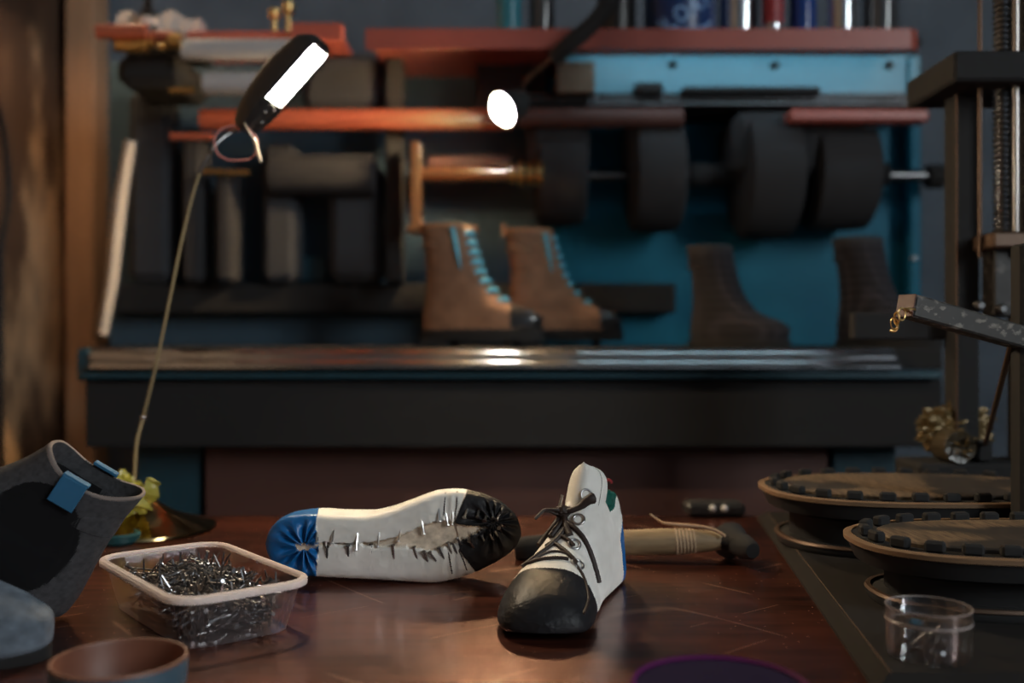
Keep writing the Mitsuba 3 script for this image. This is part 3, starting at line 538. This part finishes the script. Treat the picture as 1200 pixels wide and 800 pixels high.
for lst, mt in ((NA, 'steel'), (shaded_nails, 'dark_steel')):  # lower row in darker steel: the nails' shaded sides put into the colour
    for a, b in lst:
        P, N = cast(LS, [a, b])
        if P[0] is None or P[1] is None: continue
        n0 = np.array([0, -1.0, .0]); s0_, s1_ = P[0] - n0 * .002, P[1] + n0 * .004
        d = (s1_ - s0_); d /= np.linalg.norm(d)
        add('nail', cat([tube([s0_, (s0_ + s1_) / 2 + n0 * .001, s1_], [.0013, .0013, .0011], 6), tube([s1_, s1_ + d * .0007], .0024, 8)]), mt, 35, ls)

# ------------------------------------------------------------------ white ankle shoe standing, toe to the viewer
ws = thing('white_shoe', 'white leather ankle shoe standing with black toe and brown laces', 'shoe')
up_ = np.array([0, 0, 1.0]); SL = .241
AXS = PchipInterpolator([-.3, 0, .35, .61, .806, 1, 1.3], [[.137, 1.148], [.106, 1.078], [.073, 1.000], [.044, .942], [.031, .892], [.027, .838], [.023, .760]])
def frame(q):                              # the shoe's bent centre line: point, forward and sideways directions
    p = AXS(q); d = AXS(q + .01) - AXS(q - .01); d = d / np.linalg.norm(d)
    return np.array([p[0], p[1], TZ]), np.array([d[0], d[1], 0]), np.array([-d[1], d[0], 0])
fW = PchipInterpolator([0, .01, .03, .1, .25, .4, .55, .7, .8, .88, .94, .975, 1], [.004, .012, .018, .025, .0275, .031, .0395, .0440, .0448, .0425, .038, .030, .006])
fT = PchipInterpolator([0, .02, .06, .12, .18, .24, .32, .38, .44, .50, .58, .66, .76, .86, .94, 1], [.066, .093, .094, .083, .082, .094, .107, .105, .094, .079, .064, .055, .048, .043, .035, .016])
fA = PchipInterpolator([0, .1, .3, .42, .55, .7, 1], [.80, .74, .70, .64, .74, .88, .9])
fE = PchipInterpolator([0, .3, .5, .65, 1], [4.5, 3.6, 2.9, 2.6, 2.3])
def shoe_pt(s, w, h):
    p, t_, l_ = frame(s); return p + l_ * w + up_ * h
ns_, nh = 150, 60
ss = .5 - .5 * np.cos(np.pi * np.linspace(0, 1, ns_)); ss = .6 * ss + .4 * np.linspace(0, 1, ns_)
R, SWH = [], []
for s in ss:
    p_, t_, l_ = frame(s); Wd, Tp, A_, E = float(fW(s)), float(fT(s)), float(fA(s)), float(fE(s)); hb = .0015 + .007 * max(0, (s - .8) / .2) ** 2
    tt = np.linspace(0, 1, nh); g = 1 - (1 - tt) ** 2.2                   # relative height, dense at the top
    def half(sg):
        h = hb + (Tp - hb) * g; w = Wd * (1 + (A_ - 1) * np.clip((g - .15) / .85, 0, 1) ** 1.2) * np.clip(1 - g ** E, 0, 1) ** (1 / E)
        rr = np.clip((h - hb) / min(.012, Tp * .3), 0, 1); w = w * (.84 + .16 * np.sqrt(1 - (1 - rr) ** 2)); w[-1] = 0
        return np.c_[np.full(nh, s), sg * w, h]
    swh = np.vstack([half(1), half(-1)[::-1][1:]]); SWH.append(swh); R.append(p_ + swh[:, 1:2] * l_ + swh[:, 2:] * up_)
R = np.array(R); ce = R.mean(1, keepdims=True); of = R - ce; of /= np.linalg.norm(of, axis=2, keepdims=True) + 1e-9
cr_ = meshkit.fbm(R * [70, 70, 110], 3, 5) - .5; SWH = np.array(SWH); fold = np.sin(SWH[..., 0] * SL * 330 + 2.5 * meshkit.fbm(R * 40, 2, 6)) * np.exp(-((SWH[..., 0] - .58) / .06) ** 2)
R += of * (.0016 * cr_ + .0004 * fold)[..., None] * np.clip((R[..., 2:] - TZ) / .01, 0, 1); WS = loft(R, True, True)
sv = SWH.reshape(-1, 3); sv = np.vstack([sv, SWH[0], SWH[0].mean(0, keepdims=True), SWH[-1], SWH[-1].mean(0, keepdims=True)]); sC, wC, hC = sv[WS.faces].mean(1).T
toe = sC > .735 + .02 * np.cos(wC * 60); blue = (sC < .15) & (hC < .080 - .22 * sC) & ~toe
opening = (sC > .03) & (sC < .235) & (hC > fT(np.clip(sC, 0, 1)) - .0045) & (np.abs(wC) < .62 * fW(np.clip(sC, 0, 1)))
for k, m, mat, lb in (('upper', ~toe & ~blue & ~opening, 'white_leather', 'white leather upper'), ('toe_cap', toe, 'black_leather', 'smooth black toe'), ('heel_strip', blue, 'blue_leather', 'blue heel strip'), ('last', opening, 'green_plastic', 'green plastic last inside')):
    kk = add(k, sub(WS, m), mat, True, ws); labels[kk] = {'label': lb}
# tongue: a rounded flap rising out of the instep
tr = []
for v in np.linspace(0, 1, 22):
    hw_ = .0205 * (1 - max(0, (v - .45) / .55) ** 3.2) ** .5 + 1e-4; aa_ = np.linspace(-1, 1, 21)
    s_, h_ = .47 - .12 * v, .076 + .056 * v
    o = [shoe_pt(s_ - .16 * (q ** 2) * (hw_ / .0205) * .55, hw_ * q, h_ - .004 * q * q) for q in aa_]
    nrm_ = (frame(s_)[1] * .75 + up_ * .55) * .0028
    tr.append([p + nrm_ for p in o] + [p - nrm_ * .2 for p in o[::-1]])
TG = loft(tr, True, True); add('tongue', TG, 'white_leather', 50, ws)
edge = [shoe_pt(.47 - .12 * v - .16 * .55 * q * q * hw / .0205, hw * q, .076 + .056 * v - .004 * q * q) + (frame(.4)[1] * .75 + up_ * .55) * .0032 for v, hw, q in [(v, .0205 * (1 - max(0, (v - .45) / .55) ** 3.2) ** .5, .86) for v in np.linspace(.3, .97, 16)]]
add('tongue_stitch', tube(edge, .0004, 5), 'stitch', True, ws)
BOTH = cat([WS, TG])
def lace(pts, r=.0015, lift=.0012, key='lace', mat='lace', n=40, flat=1.0):
    q = over(BOTH, pts, lift)
    if len(q) > 1: add(key, tube(curve(q, n), r, 8, flat=flat), mat, True, ws)
lace(((589, 684), (598, 675), (607.5, 667.6), (618, 660), (629, 654.6), (639, 649), (648, 646.5), (658, 647), (666, 650), (671, 656), (676, 664), (682, 673), (686, 683), (689, 698), (687, 710), (683, 719)), .0014, .0006, 'piping')
lace(((664, 612), (672, 618), (682, 629), (690, 645), (696, 663), (701, 683)), .0026, .0008, 'piping')
lace(((619, 661), (635, 656), (653, 654.6), (666, 656)), .0017)
lace(((600, 673), (613, 665), (630, 652), (645, 640), (657, 628), (664, 616)), .0023)
lace(((633, 640), (640, 631), (650, 618), (658, 606)), .0034)
lace(((640, 641), (648, 637), (658, 643), (668, 652), (675, 660)), .002)
lace(((655, 628), (664, 632), (672, 640)), .002)
lace(((646, 630), (653, 620), (662, 610)), .0032); lace(((668, 628), (664, 618), (662, 606)), .0034)
kn = np.mean(over(BOTH, ((660, 603), (664, 601)), .004), 0)
add('bow_knot', mov(crumple(.0075, 8, (1.2, .8, .9), .4), kn), 'lace', True, ws)
def lift_path(pts, Y): return curve([W(x, y, Y) for x, y in pts], 30)
ky = kn[1] - .004
add('lace_end', tube(curve([kn, W(672, 597, ky), W(682, 592, ky), W(691, 585, ky), W(697, 583, ky + .002)], 24), np.interp(np.arange(24), [0, 10, 18, 22, 23], [.0028, .0030, .0048, .0056, .002]), 8), 'lace', True, ws)
add('lace_end', tube(curve([kn, W(650, 597, ky), W(640, 597, ky), W(632, 603, ky - .004), W(627, 608, ky - .006)], 24), .0016), 'lace', True, ws)
add('lace_end', tube(curve([kn, W(652, 602, ky), W(643, 599, ky), W(635, 599, ky)], 24), .0013), 'lace', True, ws)
def ring_at(pts, R_, r_, mat='steel'):
    P, N = cast(BOTH, [pts])
    if P[0] is None: return
    m = trimesh.creation.torus(R_, r_, 24, 8); m.apply_transform(trimesh.geometry.align_vectors([0, 0, 1], N[0])); m.apply_translation(P[0] + N[0] * r_ * .5)
    add('eyelet', m, mat, True, ws)
for p in ((687, 580), (678, 609), (673, 638), (677, 661)): ring_at(p, .0056, .0013)
P = [W(655, 595, kn[1] + .012), W(659, 580, kn[1] + .012)]
add('eyelet', tube([P[0], P[1]], .0016, 8), 'steel', True, ws)
add('heel_loop', cat([tube(curve([shoe_pt(.16, .004, .088), shoe_pt(.14, .004, .104), shoe_pt(.10, .006, .108), shoe_pt(.08, .008, .104)], 16), .0015, 8)]), 'red_label', True, ws)
add('last_top', mov(lathe([(.0125, 0), (.0125, .012), (.010, .015)], 24), shoe_pt(.14, 0, .083)), 'green_plastic', 35, ws)

# ------------------------------------------------------------------ tub of nails
tb = thing('nail_tub', 'clear plastic tub with a wide rim, full of shoe nails, on the table at left', 'tub')
tc, td = np.array([-.288, .918]), math.atan2(-.776, .63)
TMx = trimesh.transformations.translation_matrix([tc[0], tc[1], TZ]) @ trimesh.transformations.rotation_matrix(td, [0, 0, 1])
def rr3(hx, hy, r, z, n=9): p = rrect(hx, hy, r, n); return np.c_[p, np.full(len(p), z)]
def tput(k, m, mat, s=35): m.apply_transform(TMx); return add(k, m, mat, s, tb)
HT = .0455
wl = []
for t in np.linspace(0, 1, 8):
    b = rr3(.094 + .011 * t, .049 + .009 * t, .022 + .002 * t, .0012 + (HT - .0012) * t, 30)
    k_ = 1 + .006 * np.sign(np.sin(np.arange(len(b)) * 2 * np.pi / 6)) * math.sin(math.pi * min(1, t * 1.15)) ; b[:, :2] *= k_[:, None]; wl.append(b)
tput('wall', loft(wl, False, False), 'clear_wall', 35)
tput('base', loft([rr3(.094, .049, .022, .0006, 12), rr3(.094, .049, .022, .0014, 12)], True, True), 'clear_wall')
tput('rim', loft([rr3(.1045 + o, .0575 + o, .024 + o, HT + z) for o, z in ((0, -.003), (0, .0005), (.0012, .0018), (.0028, .0008), (.0042, .0014), (.0058, .0012), (.0068, -.0004), (.0066, -.0045), (.0058, -.0045), (.0056, -.001), (0.001, -.001), (0, -.003))]), 'rim_plastic')
Q = lambda x, y, z: (TMx @ np.array([x, y, z, 1]))[:3]
def nail_mesh(L, r=.0008): return cat([tube([[0, 0, -L / 2], [0, 0, L * .36], [0, 0, L / 2]], [r, r, r * .2], 5), tube([[0, 0, -L / 2 - .0006], [0, 0, -L / 2]], r * 2.1, 6)])
def heap(x, y): return .0325 + .007 * math.exp(-((x + .0) / .06) ** 2 - (y / .035) ** 2) + .004 * math.sin(x * 70) * math.sin(y * 90)
hm = []
NM = nail_mesh(.019, .0009)
def nail_at(x, y, z, tilt):
    a = rng.uniform(0, 2 * np.pi); d = np.array([math.cos(a) * math.cos(tilt), math.sin(a) * math.cos(tilt), math.sin(tilt)])
    m = NM.copy(); m.apply_transform(trimesh.geometry.align_vectors([0, 0, 1], d)); m.apply_translation([x, y, z]); return m
inside = lambda x, y, z: (abs(x) < .078 + z * .2) and (abs(y) < .034 + z * .2)
while len(hm) < 1500:
    x, y = rng.uniform(-.089, .089), rng.uniform(-.045, .045); z = rng.uniform(.006, heap(x, y) - .002)
    if inside(x, y, z): hm.append(nail_at(x, y, z, float(np.clip(rng.normal(0, .35), -.4, .4)) if z < .012 else rng.normal(0, .35)))
k = add('nail_heap', cat(hm).apply_transform(TMx), 'nail_steel', False); labels[k] = {'label': 'dense heap of dark steel shoe nails filling the clear tub', 'category': 'nails', 'kind': 'stuff'}
cnt = 0
while cnt < 240:
    x, y = rng.uniform(-.088, .088), rng.uniform(-.044, .044); z = heap(x, y) + rng.uniform(-.001, .003)
    if not inside(x, y, z): continue
    up1 = cnt % 7 == 0
    m = nail_at(x, y, z + (.004 if up1 else 0), rng.uniform(.8, 1.4) if up1 else rng.normal(0, .4)).apply_transform(TMx)
    k = add('shoe_nail', m, 'nail_steel', False); lab(k, 'short steel shoe nail on top of the heap in the clear tub', 'nail', 'loose nails on top of the heap in the tub'); cnt += 1

# ------------------------------------------------------------------ felt boots at the left edge
FP = [(0, .004, .195, .036), (.008, 0, .205, .040), (.025, -.001, .206, .041), (.040, .0, .190, .039), (.052, .001, .165, .037), (.062, .002, .146, .035), (.080, .003, .128, .034), (.10, .003, .112, .034), (.118, .001, .101, .035), (.134, -.001, .094, .036)]
fb = thing('felt_boot', 'dark grey felt boot tilted on its heel with blue tabs at the rim', 'boot')
FBm, P_, _ = boot(FP, 120, 130, dip=.012, inner=.0035)
Mf = trimesh.transformations.translation_matrix([W(66, 0, .90)[0], .915, TZ + .0005]) @ trimesh.transformations.rotation_matrix(math.radians(33), [0, 1, 0]) @ trimesh.transformations.rotation_matrix(math.radians(180 + 8), [0, 0, 1])
c = FBm.triangles_center; rimm = c[:, 2] > .1325 - .012 * np.abs(np.clip(c[:, 1] / .036, -1, 1)) ** 3
gore = (np.hypot((c[:, 0] - .062) / .042, (c[:, 2] - .060) / .052) < 1) & (np.abs(c[:, 1]) > .012) & ~rimm
for k, m, mat in (('shaft', ~gore & ~rimm, 'felt'), ('elastic_panel', gore, 'gore_black'), ('rim', rimm, 'felt_edge')):
    mm = sub(FBm, m); mm.apply_transform(Mf); kk = add(k, mm, mat, True, fb)
    if k == 'elastic_panel': labels[kk] = {'label': 'black side panel'}
for sgn, xx in ((-1, .045), (1, .052)):
    tp = box(.024, .0022, .026, (xx, sgn * .0385, .112 + .002), .0006); tp2 = box(.024, .010, .003, (xx, sgn * .034, .127), .0006)
    mm = cat([tp, tp2]); mm.apply_transform(Mf); kk = add('pull_tab', mm, 'blue_tab', 35, fb); labels[kk] = {'label': 'blue fabric tab'}
gb = thing('grey_boot', 'grey blue felt boot lying at the left edge below the tilted dark felt boot', 'boot')
g, _, _ = boot(FP, 90, 110)
Mg = trimesh.transformations.translation_matrix([W(57, 0, .80)[0] - .205, .80, TZ + .005])
c = g.triangles_center; rimm = c[:, 2] > .131
for k, m, mat in (('shaft', ~rimm, 'grey_felt'), ('rim', rimm, 'felt_edge')):
    mm = sub(g, m); mm.apply_transform(Mg); add(k, mm, mat, True, gb)
t = np.arange(48) * 2 * np.pi / 48; o = np.c_[.102 + .104 * np.cos(t), .041 * np.sin(t) * (1 + .14 * np.cos(t))]
mm = loft([np.c_[o, np.full(48, z)] for z in (-.005, .004)], True, True); mm.apply_transform(Mg); add('sole', mm, 'black_metal', 35, gb)

# ------------------------------------------------------------------ small things on the table
gd = thing('glass_dish', 'low dark teal glass dish behind the nail tub', 'dish')
p = onz(140, 636)
add('bowl', mov(lathe([(.020, 0), (.024, .003), (.026, .011), (.024, .014), (.018, .010), (.001, .007)], 32), p), 'teal_glass', 35, gd)
rb = thing('round_bowl', 'small round grey bowl with brown inside at the bottom left corner', 'bowl')
p = np.array([W(140, 0, .69)[0], .69, TZ])
add('outside', mov(loft([circ(r, z, 64) for r, z in ((.036, 0), (.040, .003), (.0447, .018), (.0455, .0335))], True), p), 'bowl_grey', 35, rb)
add('inside', mov(loft([circ(r, z, 64) for r, z in ((.0455, .0335), (.0450, .0355), (.0435, .0355), (.0420, .033), (.0405, .015), (.034, .006))], False, True), p), 'bowl_brown', 35, rb)
pl_ = thing('purple_lid', 'dark indigo lid with a purple edge at the bottom of the photo', 'lid')
p = np.array([W(845, 0, .655)[0], .655, TZ])
add('disc', mov(lathe([(.052, 0), (.055, .002), (.0565, .02), (.0565, .027), (.001, .026)], 64), p), 'indigo', 35, pl_)
add('edge', mov(loft([circ(r, z, 64) for r, z in ((.0565, .022), (.059, .023), (.0595, .0275), (.0575, .030), (.0555, .028), (.0565, .022))]), p), 'purple', 35, pl_)
# hammer
hm_ = thing('hammer', 'hammer with a wooden handle and dark round head lying behind the white shoe', 'hammer')
a, b = np.array([W(604, 0, 1.165)[0], 1.165, TZ + .012]), np.array([W(846, 0, 1.15)[0], 1.15, TZ + .024])
hq = curve([a, a * .6 + b * .4 + [0, 0, .002], b], 60); uu = np.linspace(0, 1, 60)
hr = np.interp(uu, [0, .05, .4, .75, .95, 1], [.010, .0125, .0145, .0155, .012, .010])
add('handle', tube(hq[18:], hr[18:], 20), 'handle_wood', True, hm_)
kk = add('grip', tube(hq[:19], hr[:19] + .0012, 20), 'black_metal', True, hm_); labels[kk] = {'label': 'black grip end'}
for i in range(6):
    q = hq[46 + i * 1]; dirn = (b - a) / np.linalg.norm(b - a)
    m = trimesh.creation.torus(hr[46 + i] - .0002, .0013, 20, 6); m.apply_transform(trimesh.geometry.align_vectors([0, 0, 1], dirn)); m.apply_translation(q); add('binding', m, 'twine', True, hm_ + '__handle')
hcn = W(866, 637, 1.14)
m = lathe([(.013, -.030), (.0205, -.028), (.0215, -.024), (.0195, -.018), (.014, -.006), (.014, .012), (.011, .030), (.008, .036)], 32)
m = rot(rot(m, math.pi / 2, [1, 0, 0]), math.radians(12), [0, 0, 1]); hcn[2] = TZ + .0218
add('head', mov(m, hcn), 'black_metal', 35, hm_)
add('neck', tube([b - [.004, 0, 0], hcn], [.009, .010], 12), 'rough_iron', 35, hm_)
cq = curve([W(762, 602, 1.16), W(770, 608, 1.16), W(777, 612.5, 1.155), W(795, 614.5, 1.15), W(815, 616, 1.145), W(835, 620, 1.14), W(850, 628, 1.135)], 40)
add('spring_wire', tube(cq, np.interp(np.arange(40), [0, 14, 39], [.0008, .0021, .0018]), 8), 'pale_copper', True, hm_)
# small dark case with two studs at the back of the table
sc_ = thing('stud_case', 'small dark case with two silver studs at the back of the table', 'case')
p = onz(836, 603)
add('shell', box(.085, .045, .020, (p[0], p[1], TZ + .010), .005), 'dark_plastic', 35, sc_)
for x in (835, 849): add('stud', mov(trimesh.creation.icosphere(2, .0052), [W(x, 0, p[1] - .022)[0], p[1] - .022, TZ + .013]), 'bright_stud', True, sc_)

# ------------------------------------------------------------------ sole press at the right
pb_ = thing('iron_plate', 'dark iron plate with a sloped edge lying under the two press cushions', 'iron plate')
sp_ = thing('sole_press', 'heavy dark iron sole press with threaded rod and lever at the right edge', 'press')
S = lambda k, m, mat, s=35: add(k, m, mat, s, sp_)
PZ = TZ + .012
pl = np.array([[.262, .715], [.95, .715], [.95, 1.43], [.352, 1.43]])
add('plate', loft([np.c_[(pl - pl.mean(0)) * k + pl.mean(0), np.full(4, z)] for k, z in ((1.0, TZ), (1.0, TZ + .003), (.966, PZ - .001), (.963, PZ))], True, True), 'plate_iron', False, pb_)
add('edge_glint', tube([[.2625 + .0145, .727, PZ + .0002], [.3525 + .0105, 1.418, PZ + .0002]], .0006, 5), 'brown_steel', parent=pb_)  # thin rod standing in for the highlight along the plate's sloped edge
S('bed', box2([W(1080, 0, 1.33)[0], 1.335, PZ], [.93, 1.425, W(0, 541, 1.36)[2]], .004), 'black_metal')
CY = 1.37
cz0, cz1 = W(0, 541, 1.36)[2], W(0, 110, CY)[2]
S('column', box2([W(1121, 0, CY)[0], CY, cz0], [W(1148, 0, CY)[0], CY + .04, cz1 + .02], .002), 'black_metal')
S('column_glint', tube([[W(1121.5, 0, CY)[0], CY, cz0], [W(1121.5, 0, CY)[0], CY, cz1]], .0016), 'brown_steel')  # thin rod standing in for the warm lamp highlight on the column's edge
S('post', box2([W(1190, 0, 1.055)[0], 1.043, PZ], [W(1228, 0, 1.055)[0], 1.068, W(0, 286, 1.055)[2]], .003), 'black_metal')
S('column', box2([W(1196, 0, CY)[0], CY - .02, cz0], [W(1226, 0, CY)[0], CY + .04, 1.9], .004), 'black_metal')
cw = box2([W(1092, 0, CY)[0], CY - .07, cz1], [W(1092, 0, CY)[0] + .35, CY + .09, W(0, 76, CY)[2]], .004)
S('crosshead', cw, 'dark_iron')
xr = W(1167, 0, CY)[0]; z0, z1 = W(0, 285, CY - .02)[2], 1.95
zz = np.arange(z0, z1, .0019); S('threaded_rod', mov(lathe([(.0135 - .0035 * (i % 4 in (0, 3)), z) for i, z in enumerate(zz)], 28), [xr, CY - .02, 0]), 'dark_steel', False)
S('guide_rod', mov(lathe([(.0045, z0 - .02), (.0045, z1)], 14), [W(1190.5, 0, CY - .04)[0], CY - .04, 0]), 'grey_metal'); S('guide_rod', mov(lathe([(.003, z0 - .02), (.003, z1)], 14), [W(1148.5, 0, CY - .03)[0], CY - .03, 0]), 'brown_steel')
S('collar_plate', box2([W(1140, 0, CY)[0], CY - .06, W(0, 290, CY - .06)[2]], [W(1199, 0, CY)[0], CY + .02, W(0, 271, CY - .06)[2]], .003), 'brown_steel')
S('ram', box2([W(1150, 0, CY)[0], CY - .035, W(0, 372, CY)[2]], [W(1186, 0, CY)[0], CY + .0, W(0, 290, CY)[2]], .003), 'rough_iron')
for x, y in ((1172, 362), (1146, 358)): S('ram_bolt', mov(rot(lathe([(.007, 0), (.007, .008), (.004, .011)], 12), math.pi / 2, [1, 0, 0]), W(x, y, CY - .035)), 'dark_steel')
# lever: a flat bar running back to the column
l0, l1 = W(1062, 358, 1.0), W(1200, 397, 1.055)
Lx = l1 - l0; LL = np.linalg.norm(Lx)
Lm = box(LL, .024, .023, (LL / 2, 0, 0), .002); d = Lx / LL; sdv_ = np.cross([0, 0, 1.0], d); sdv_ /= np.linalg.norm(sdv_); M = np.eye(4); M[:3, 0], M[:3, 1], M[:3, 2], M[:3, 3] = d, sdv_, np.cross(d, sdv_), l0
Lm.apply_transform(M); S('lever', Lm, 'scuffed_iron')
em = box(.0015, .024, .023, (-.0006, 0, 0), .0004); em.apply_transform(M); S('lever_end', em, 'dull_red')
S('lever_rod', tube([W(1185, 404, 1.055), W(1155, 520, 1.34)], .0034), 'brown_steel')
S('rod_block', box2(W(1146, 541, 1.345), W(1164, 516, 1.345) + [0, .02, 0]), 'black_metal')
def link(c, axis, R_=.006): 
    m = trimesh.creation.torus(R_, .0012, 16, 6); m.apply_transform(np.diag([1, .6, 1, 1])); m.apply_transform(trimesh.geometry.align_vectors([0, 0, 1], axis)); m.apply_translation(c); return m
for x, y, ax_ in ((1066, 363, (0, .3, 1)), (1057, 368, (0, 1, 0)), (1051, 373, (1, .4, 0)), (1048, 379, (0, 1, .2))): S('chain_link', link(W(x, y, .99), ax_), 'brass')
S('chain_hook', tube(curve([W(1049, 378, .99), W(1052, 383, .99), W(1047, 388, .99), W(1043, 387, .99)], 14), .0014), 'brass')
S('back_plate', box2(W(1000, 398, 1.40), W(1130, 366, 1.40) + [0, .02, 0]), 'dark_iron')

def cushion(key, cx, cy, hl, hd, zt, label):
    k = thing(key, label, 'press cushion', None)
    n = 96; t = np.arange(n) * 2 * np.pi / n
    ex = 2 / 2.6; O = np.c_[hl * np.sign(np.cos(t)) * np.abs(np.cos(t)) ** ex, hd * np.sign(np.sin(t)) * np.abs(np.sin(t)) ** (ex * 1.05)]
    def rg(o, z):   # inset in metres
        return np.c_[O[:, 0] * (1 - o / hl) + cx, O[:, 1] * (1 - o / hd) + cy, np.full(n, z)]
    jag = .0008 * np.sin(np.arange(n) * 2.3)
    kk = add('rim', loft([rg(.004, zt - .006), rg(0, zt - .005), rg(0, zt - .001), rg(.002, zt), rg(.007, zt), rg(.007, zt - .006)], False, False), 'tan_edge', 35, k); labels[kk] = {'label': 'tan leather rim'}
    add('tray', loft([rg(.05, zt - .030), rg(.010, zt - .022), rg(.003, zt - .0062), rg(.0065, zt - .0062), rg(.007, zt - .001), rg(.028, zt - .001), rg(.030, zt - .010)], True, True), 'black_metal', 35, k)
    kk = add('pad', loft([rg(.029, zt - .006), rg(.029, zt + .002), rg(.031, zt + .0035), rg(.06, zt + .0035)], False, True), 'pad', 35, k); labels[kk] = {'label': 'tan leather pad'}
    nb = 26; per = np.linspace(0, 2 * np.pi, 2000); PO = np.c_[hl * np.sign(np.cos(per)) * np.abs(np.cos(per)) ** ex * (1 - .018 / hl) + cx, hd * np.sign(np.sin(per)) * np.abs(np.sin(per)) ** (ex * 1.05) * (1 - .018 / hd) + cy]
    d = np.concatenate([[0], np.cumsum(np.linalg.norm(np.diff(PO, axis=0), axis=1))])
    for i in range(nb):
        s = d[-1] * (i + .5) / nb; q = np.array([np.interp(s, d, PO[:, 0]), np.interp(s, d, PO[:, 1])]); q2 = np.array([np.interp(s + .002, d, PO[:, 0]), np.interp(s + .002, d, PO[:, 1])])
        an = math.atan2(*(q2 - q)[::-1]); add('block', mov(rot(box(.017, .010, .010, b=.002), an, [0, 0, 1]), [q[0], q[1], zt + .004]), 'black_metal', 35, k + '__tray')
    add('pedestal', loft([rg(o, z) for o, z in ((.022, PZ), (.020, PZ + .003), (.020, PZ + .008), (.036, PZ + .011), (.036, zt - .029))], True, True), 'black_metal', 35, k)
    kk = add('pedestal_ring', loft([rg(o, z) for o, z in ((.020, PZ + .0075), (.0185, PZ + .009), (.020, PZ + .0115), (.024, PZ + .0115))]), 'brown_steel', 35, k)
    return k
cushion('press_cushion', .303 + .18, 1.202, .18, .127, TZ + .079, 'oval press cushion with a tan pad, farther of the two on the press base')
cushion('press_cushion', .316 + .17, .930, .17, .102, TZ + .0715, 'oval press cushion with a tan pad, nearer one behind the clear cup')

# wrapped rolls on the press bed
wr1 = thing('wrapped_bundle', 'crumpled shiny yellowish wrapped bundle on the press bed behind the wrapped roll', 'bundle')
zb = W(0, 541, 1.36)[2]
m = crumple(.05, 11, (1.05, .45, .75), .45, 4); m.apply_translation([W(1118, 0, 1.39)[0], 1.39, zb + .042]); add('wrapping', m, 'brown_wrap', False, wr1)
wr2 = thing('wrapped_roll', 'round roll in clear brown wrapping with its end toward the viewer on the press bed', 'roll')
rc = np.array([W(1121, 0, 1.345)[0], 1.335, zb + .0225])
m = rot(lathe([(.0001, .004), (.009, .002), (.010, 0), (.021, -.002), (.0225, .002), (.0225, .045), (.019, .048)], 40), -math.pi / 2, [1, 0, 0]); v = m.vertices; m.vertices = v * (1 + .10 * (meshkit.fbm(v * 130, 3, 2) - .5))[:, None]
add('roll', mov(m, rc), 'dark_wrap', False, wr2)
for i in range(9):
    a = rng.uniform(0, 2 * np.pi); b = a + rng.uniform(.3, .9); r1_, r2_ = rng.uniform(.002, .010), rng.uniform(.010, .019)
    add('wrap_fold', tube([rc + [r1_ * math.cos(a), -.004, r1_ * math.sin(a)], rc + [(r1_ + r2_) / 2 * math.cos(b), -.008, (r1_ + r2_) / 2 * math.sin(b)], rc + [r2_ * math.cos(b), -.003, r2_ * math.sin(b)]], [.0006, .0016, .0006], 5), 'brown_wrap', False, wr2)

# clear cup with nails
cu = thing('clear_cup', 'small clear plastic cup with a lid on the press base at bottom right', 'cup')
p = np.array([W(1088, 0, .768)[0], .768, PZ]); cr = .0312
add('wall', mov(loft([circ(cr * .97, .0006, 64), circ(cr, .004, 64), circ(cr, .038, 64)]), p), 'cup_wall', 35, cu)
add('base', mov(loft([circ(cr * .96, .0004, 64), circ(cr * .96, .001, 64)], True, True), p), 'cup_wall', 35, cu)
add('lid', mov(loft([circ(cr * .985, .0305, 64), circ(cr * .99, .031, 64)], True, True), p), 'cup_wall', 35, cu)
add('lid_edge', mov(loft([circ(cr * a, z, 64) for a, z in ((1.004, .027), (1.018, .0275), (1.018, .0285), (1.004, .029), (1.004, .027))]), p), 'cup_edge', 35, cu)
add('rim', mov(loft([circ(cr * a, z, 64) for a, z in ((.99, .0376), (1.01, .0376), (1.012, .0384), (.99, .0384), (.99, .0376))]), p), 'cup_edge', 35, cu)
for i in range(26):
    rr_, a = .022 * math.sqrt(rng.uniform()), rng.uniform(0, 2 * np.pi)
    m = nail_at(0, 0, 0, rng.normal(0, .35) if i % 4 else rng.uniform(.7, 1.2)); m.apply_scale(.8); m.apply_translation(p + [rr_ * math.cos(a), rr_ * math.sin(a), .0035 + .011 * rng.uniform() + (0 if i % 4 else .006)])
    k = add('cup_nail', m, 'nail_steel', False); lab(k, 'short steel nail inside the small clear cup', 'nail', 'nails in the clear cup')
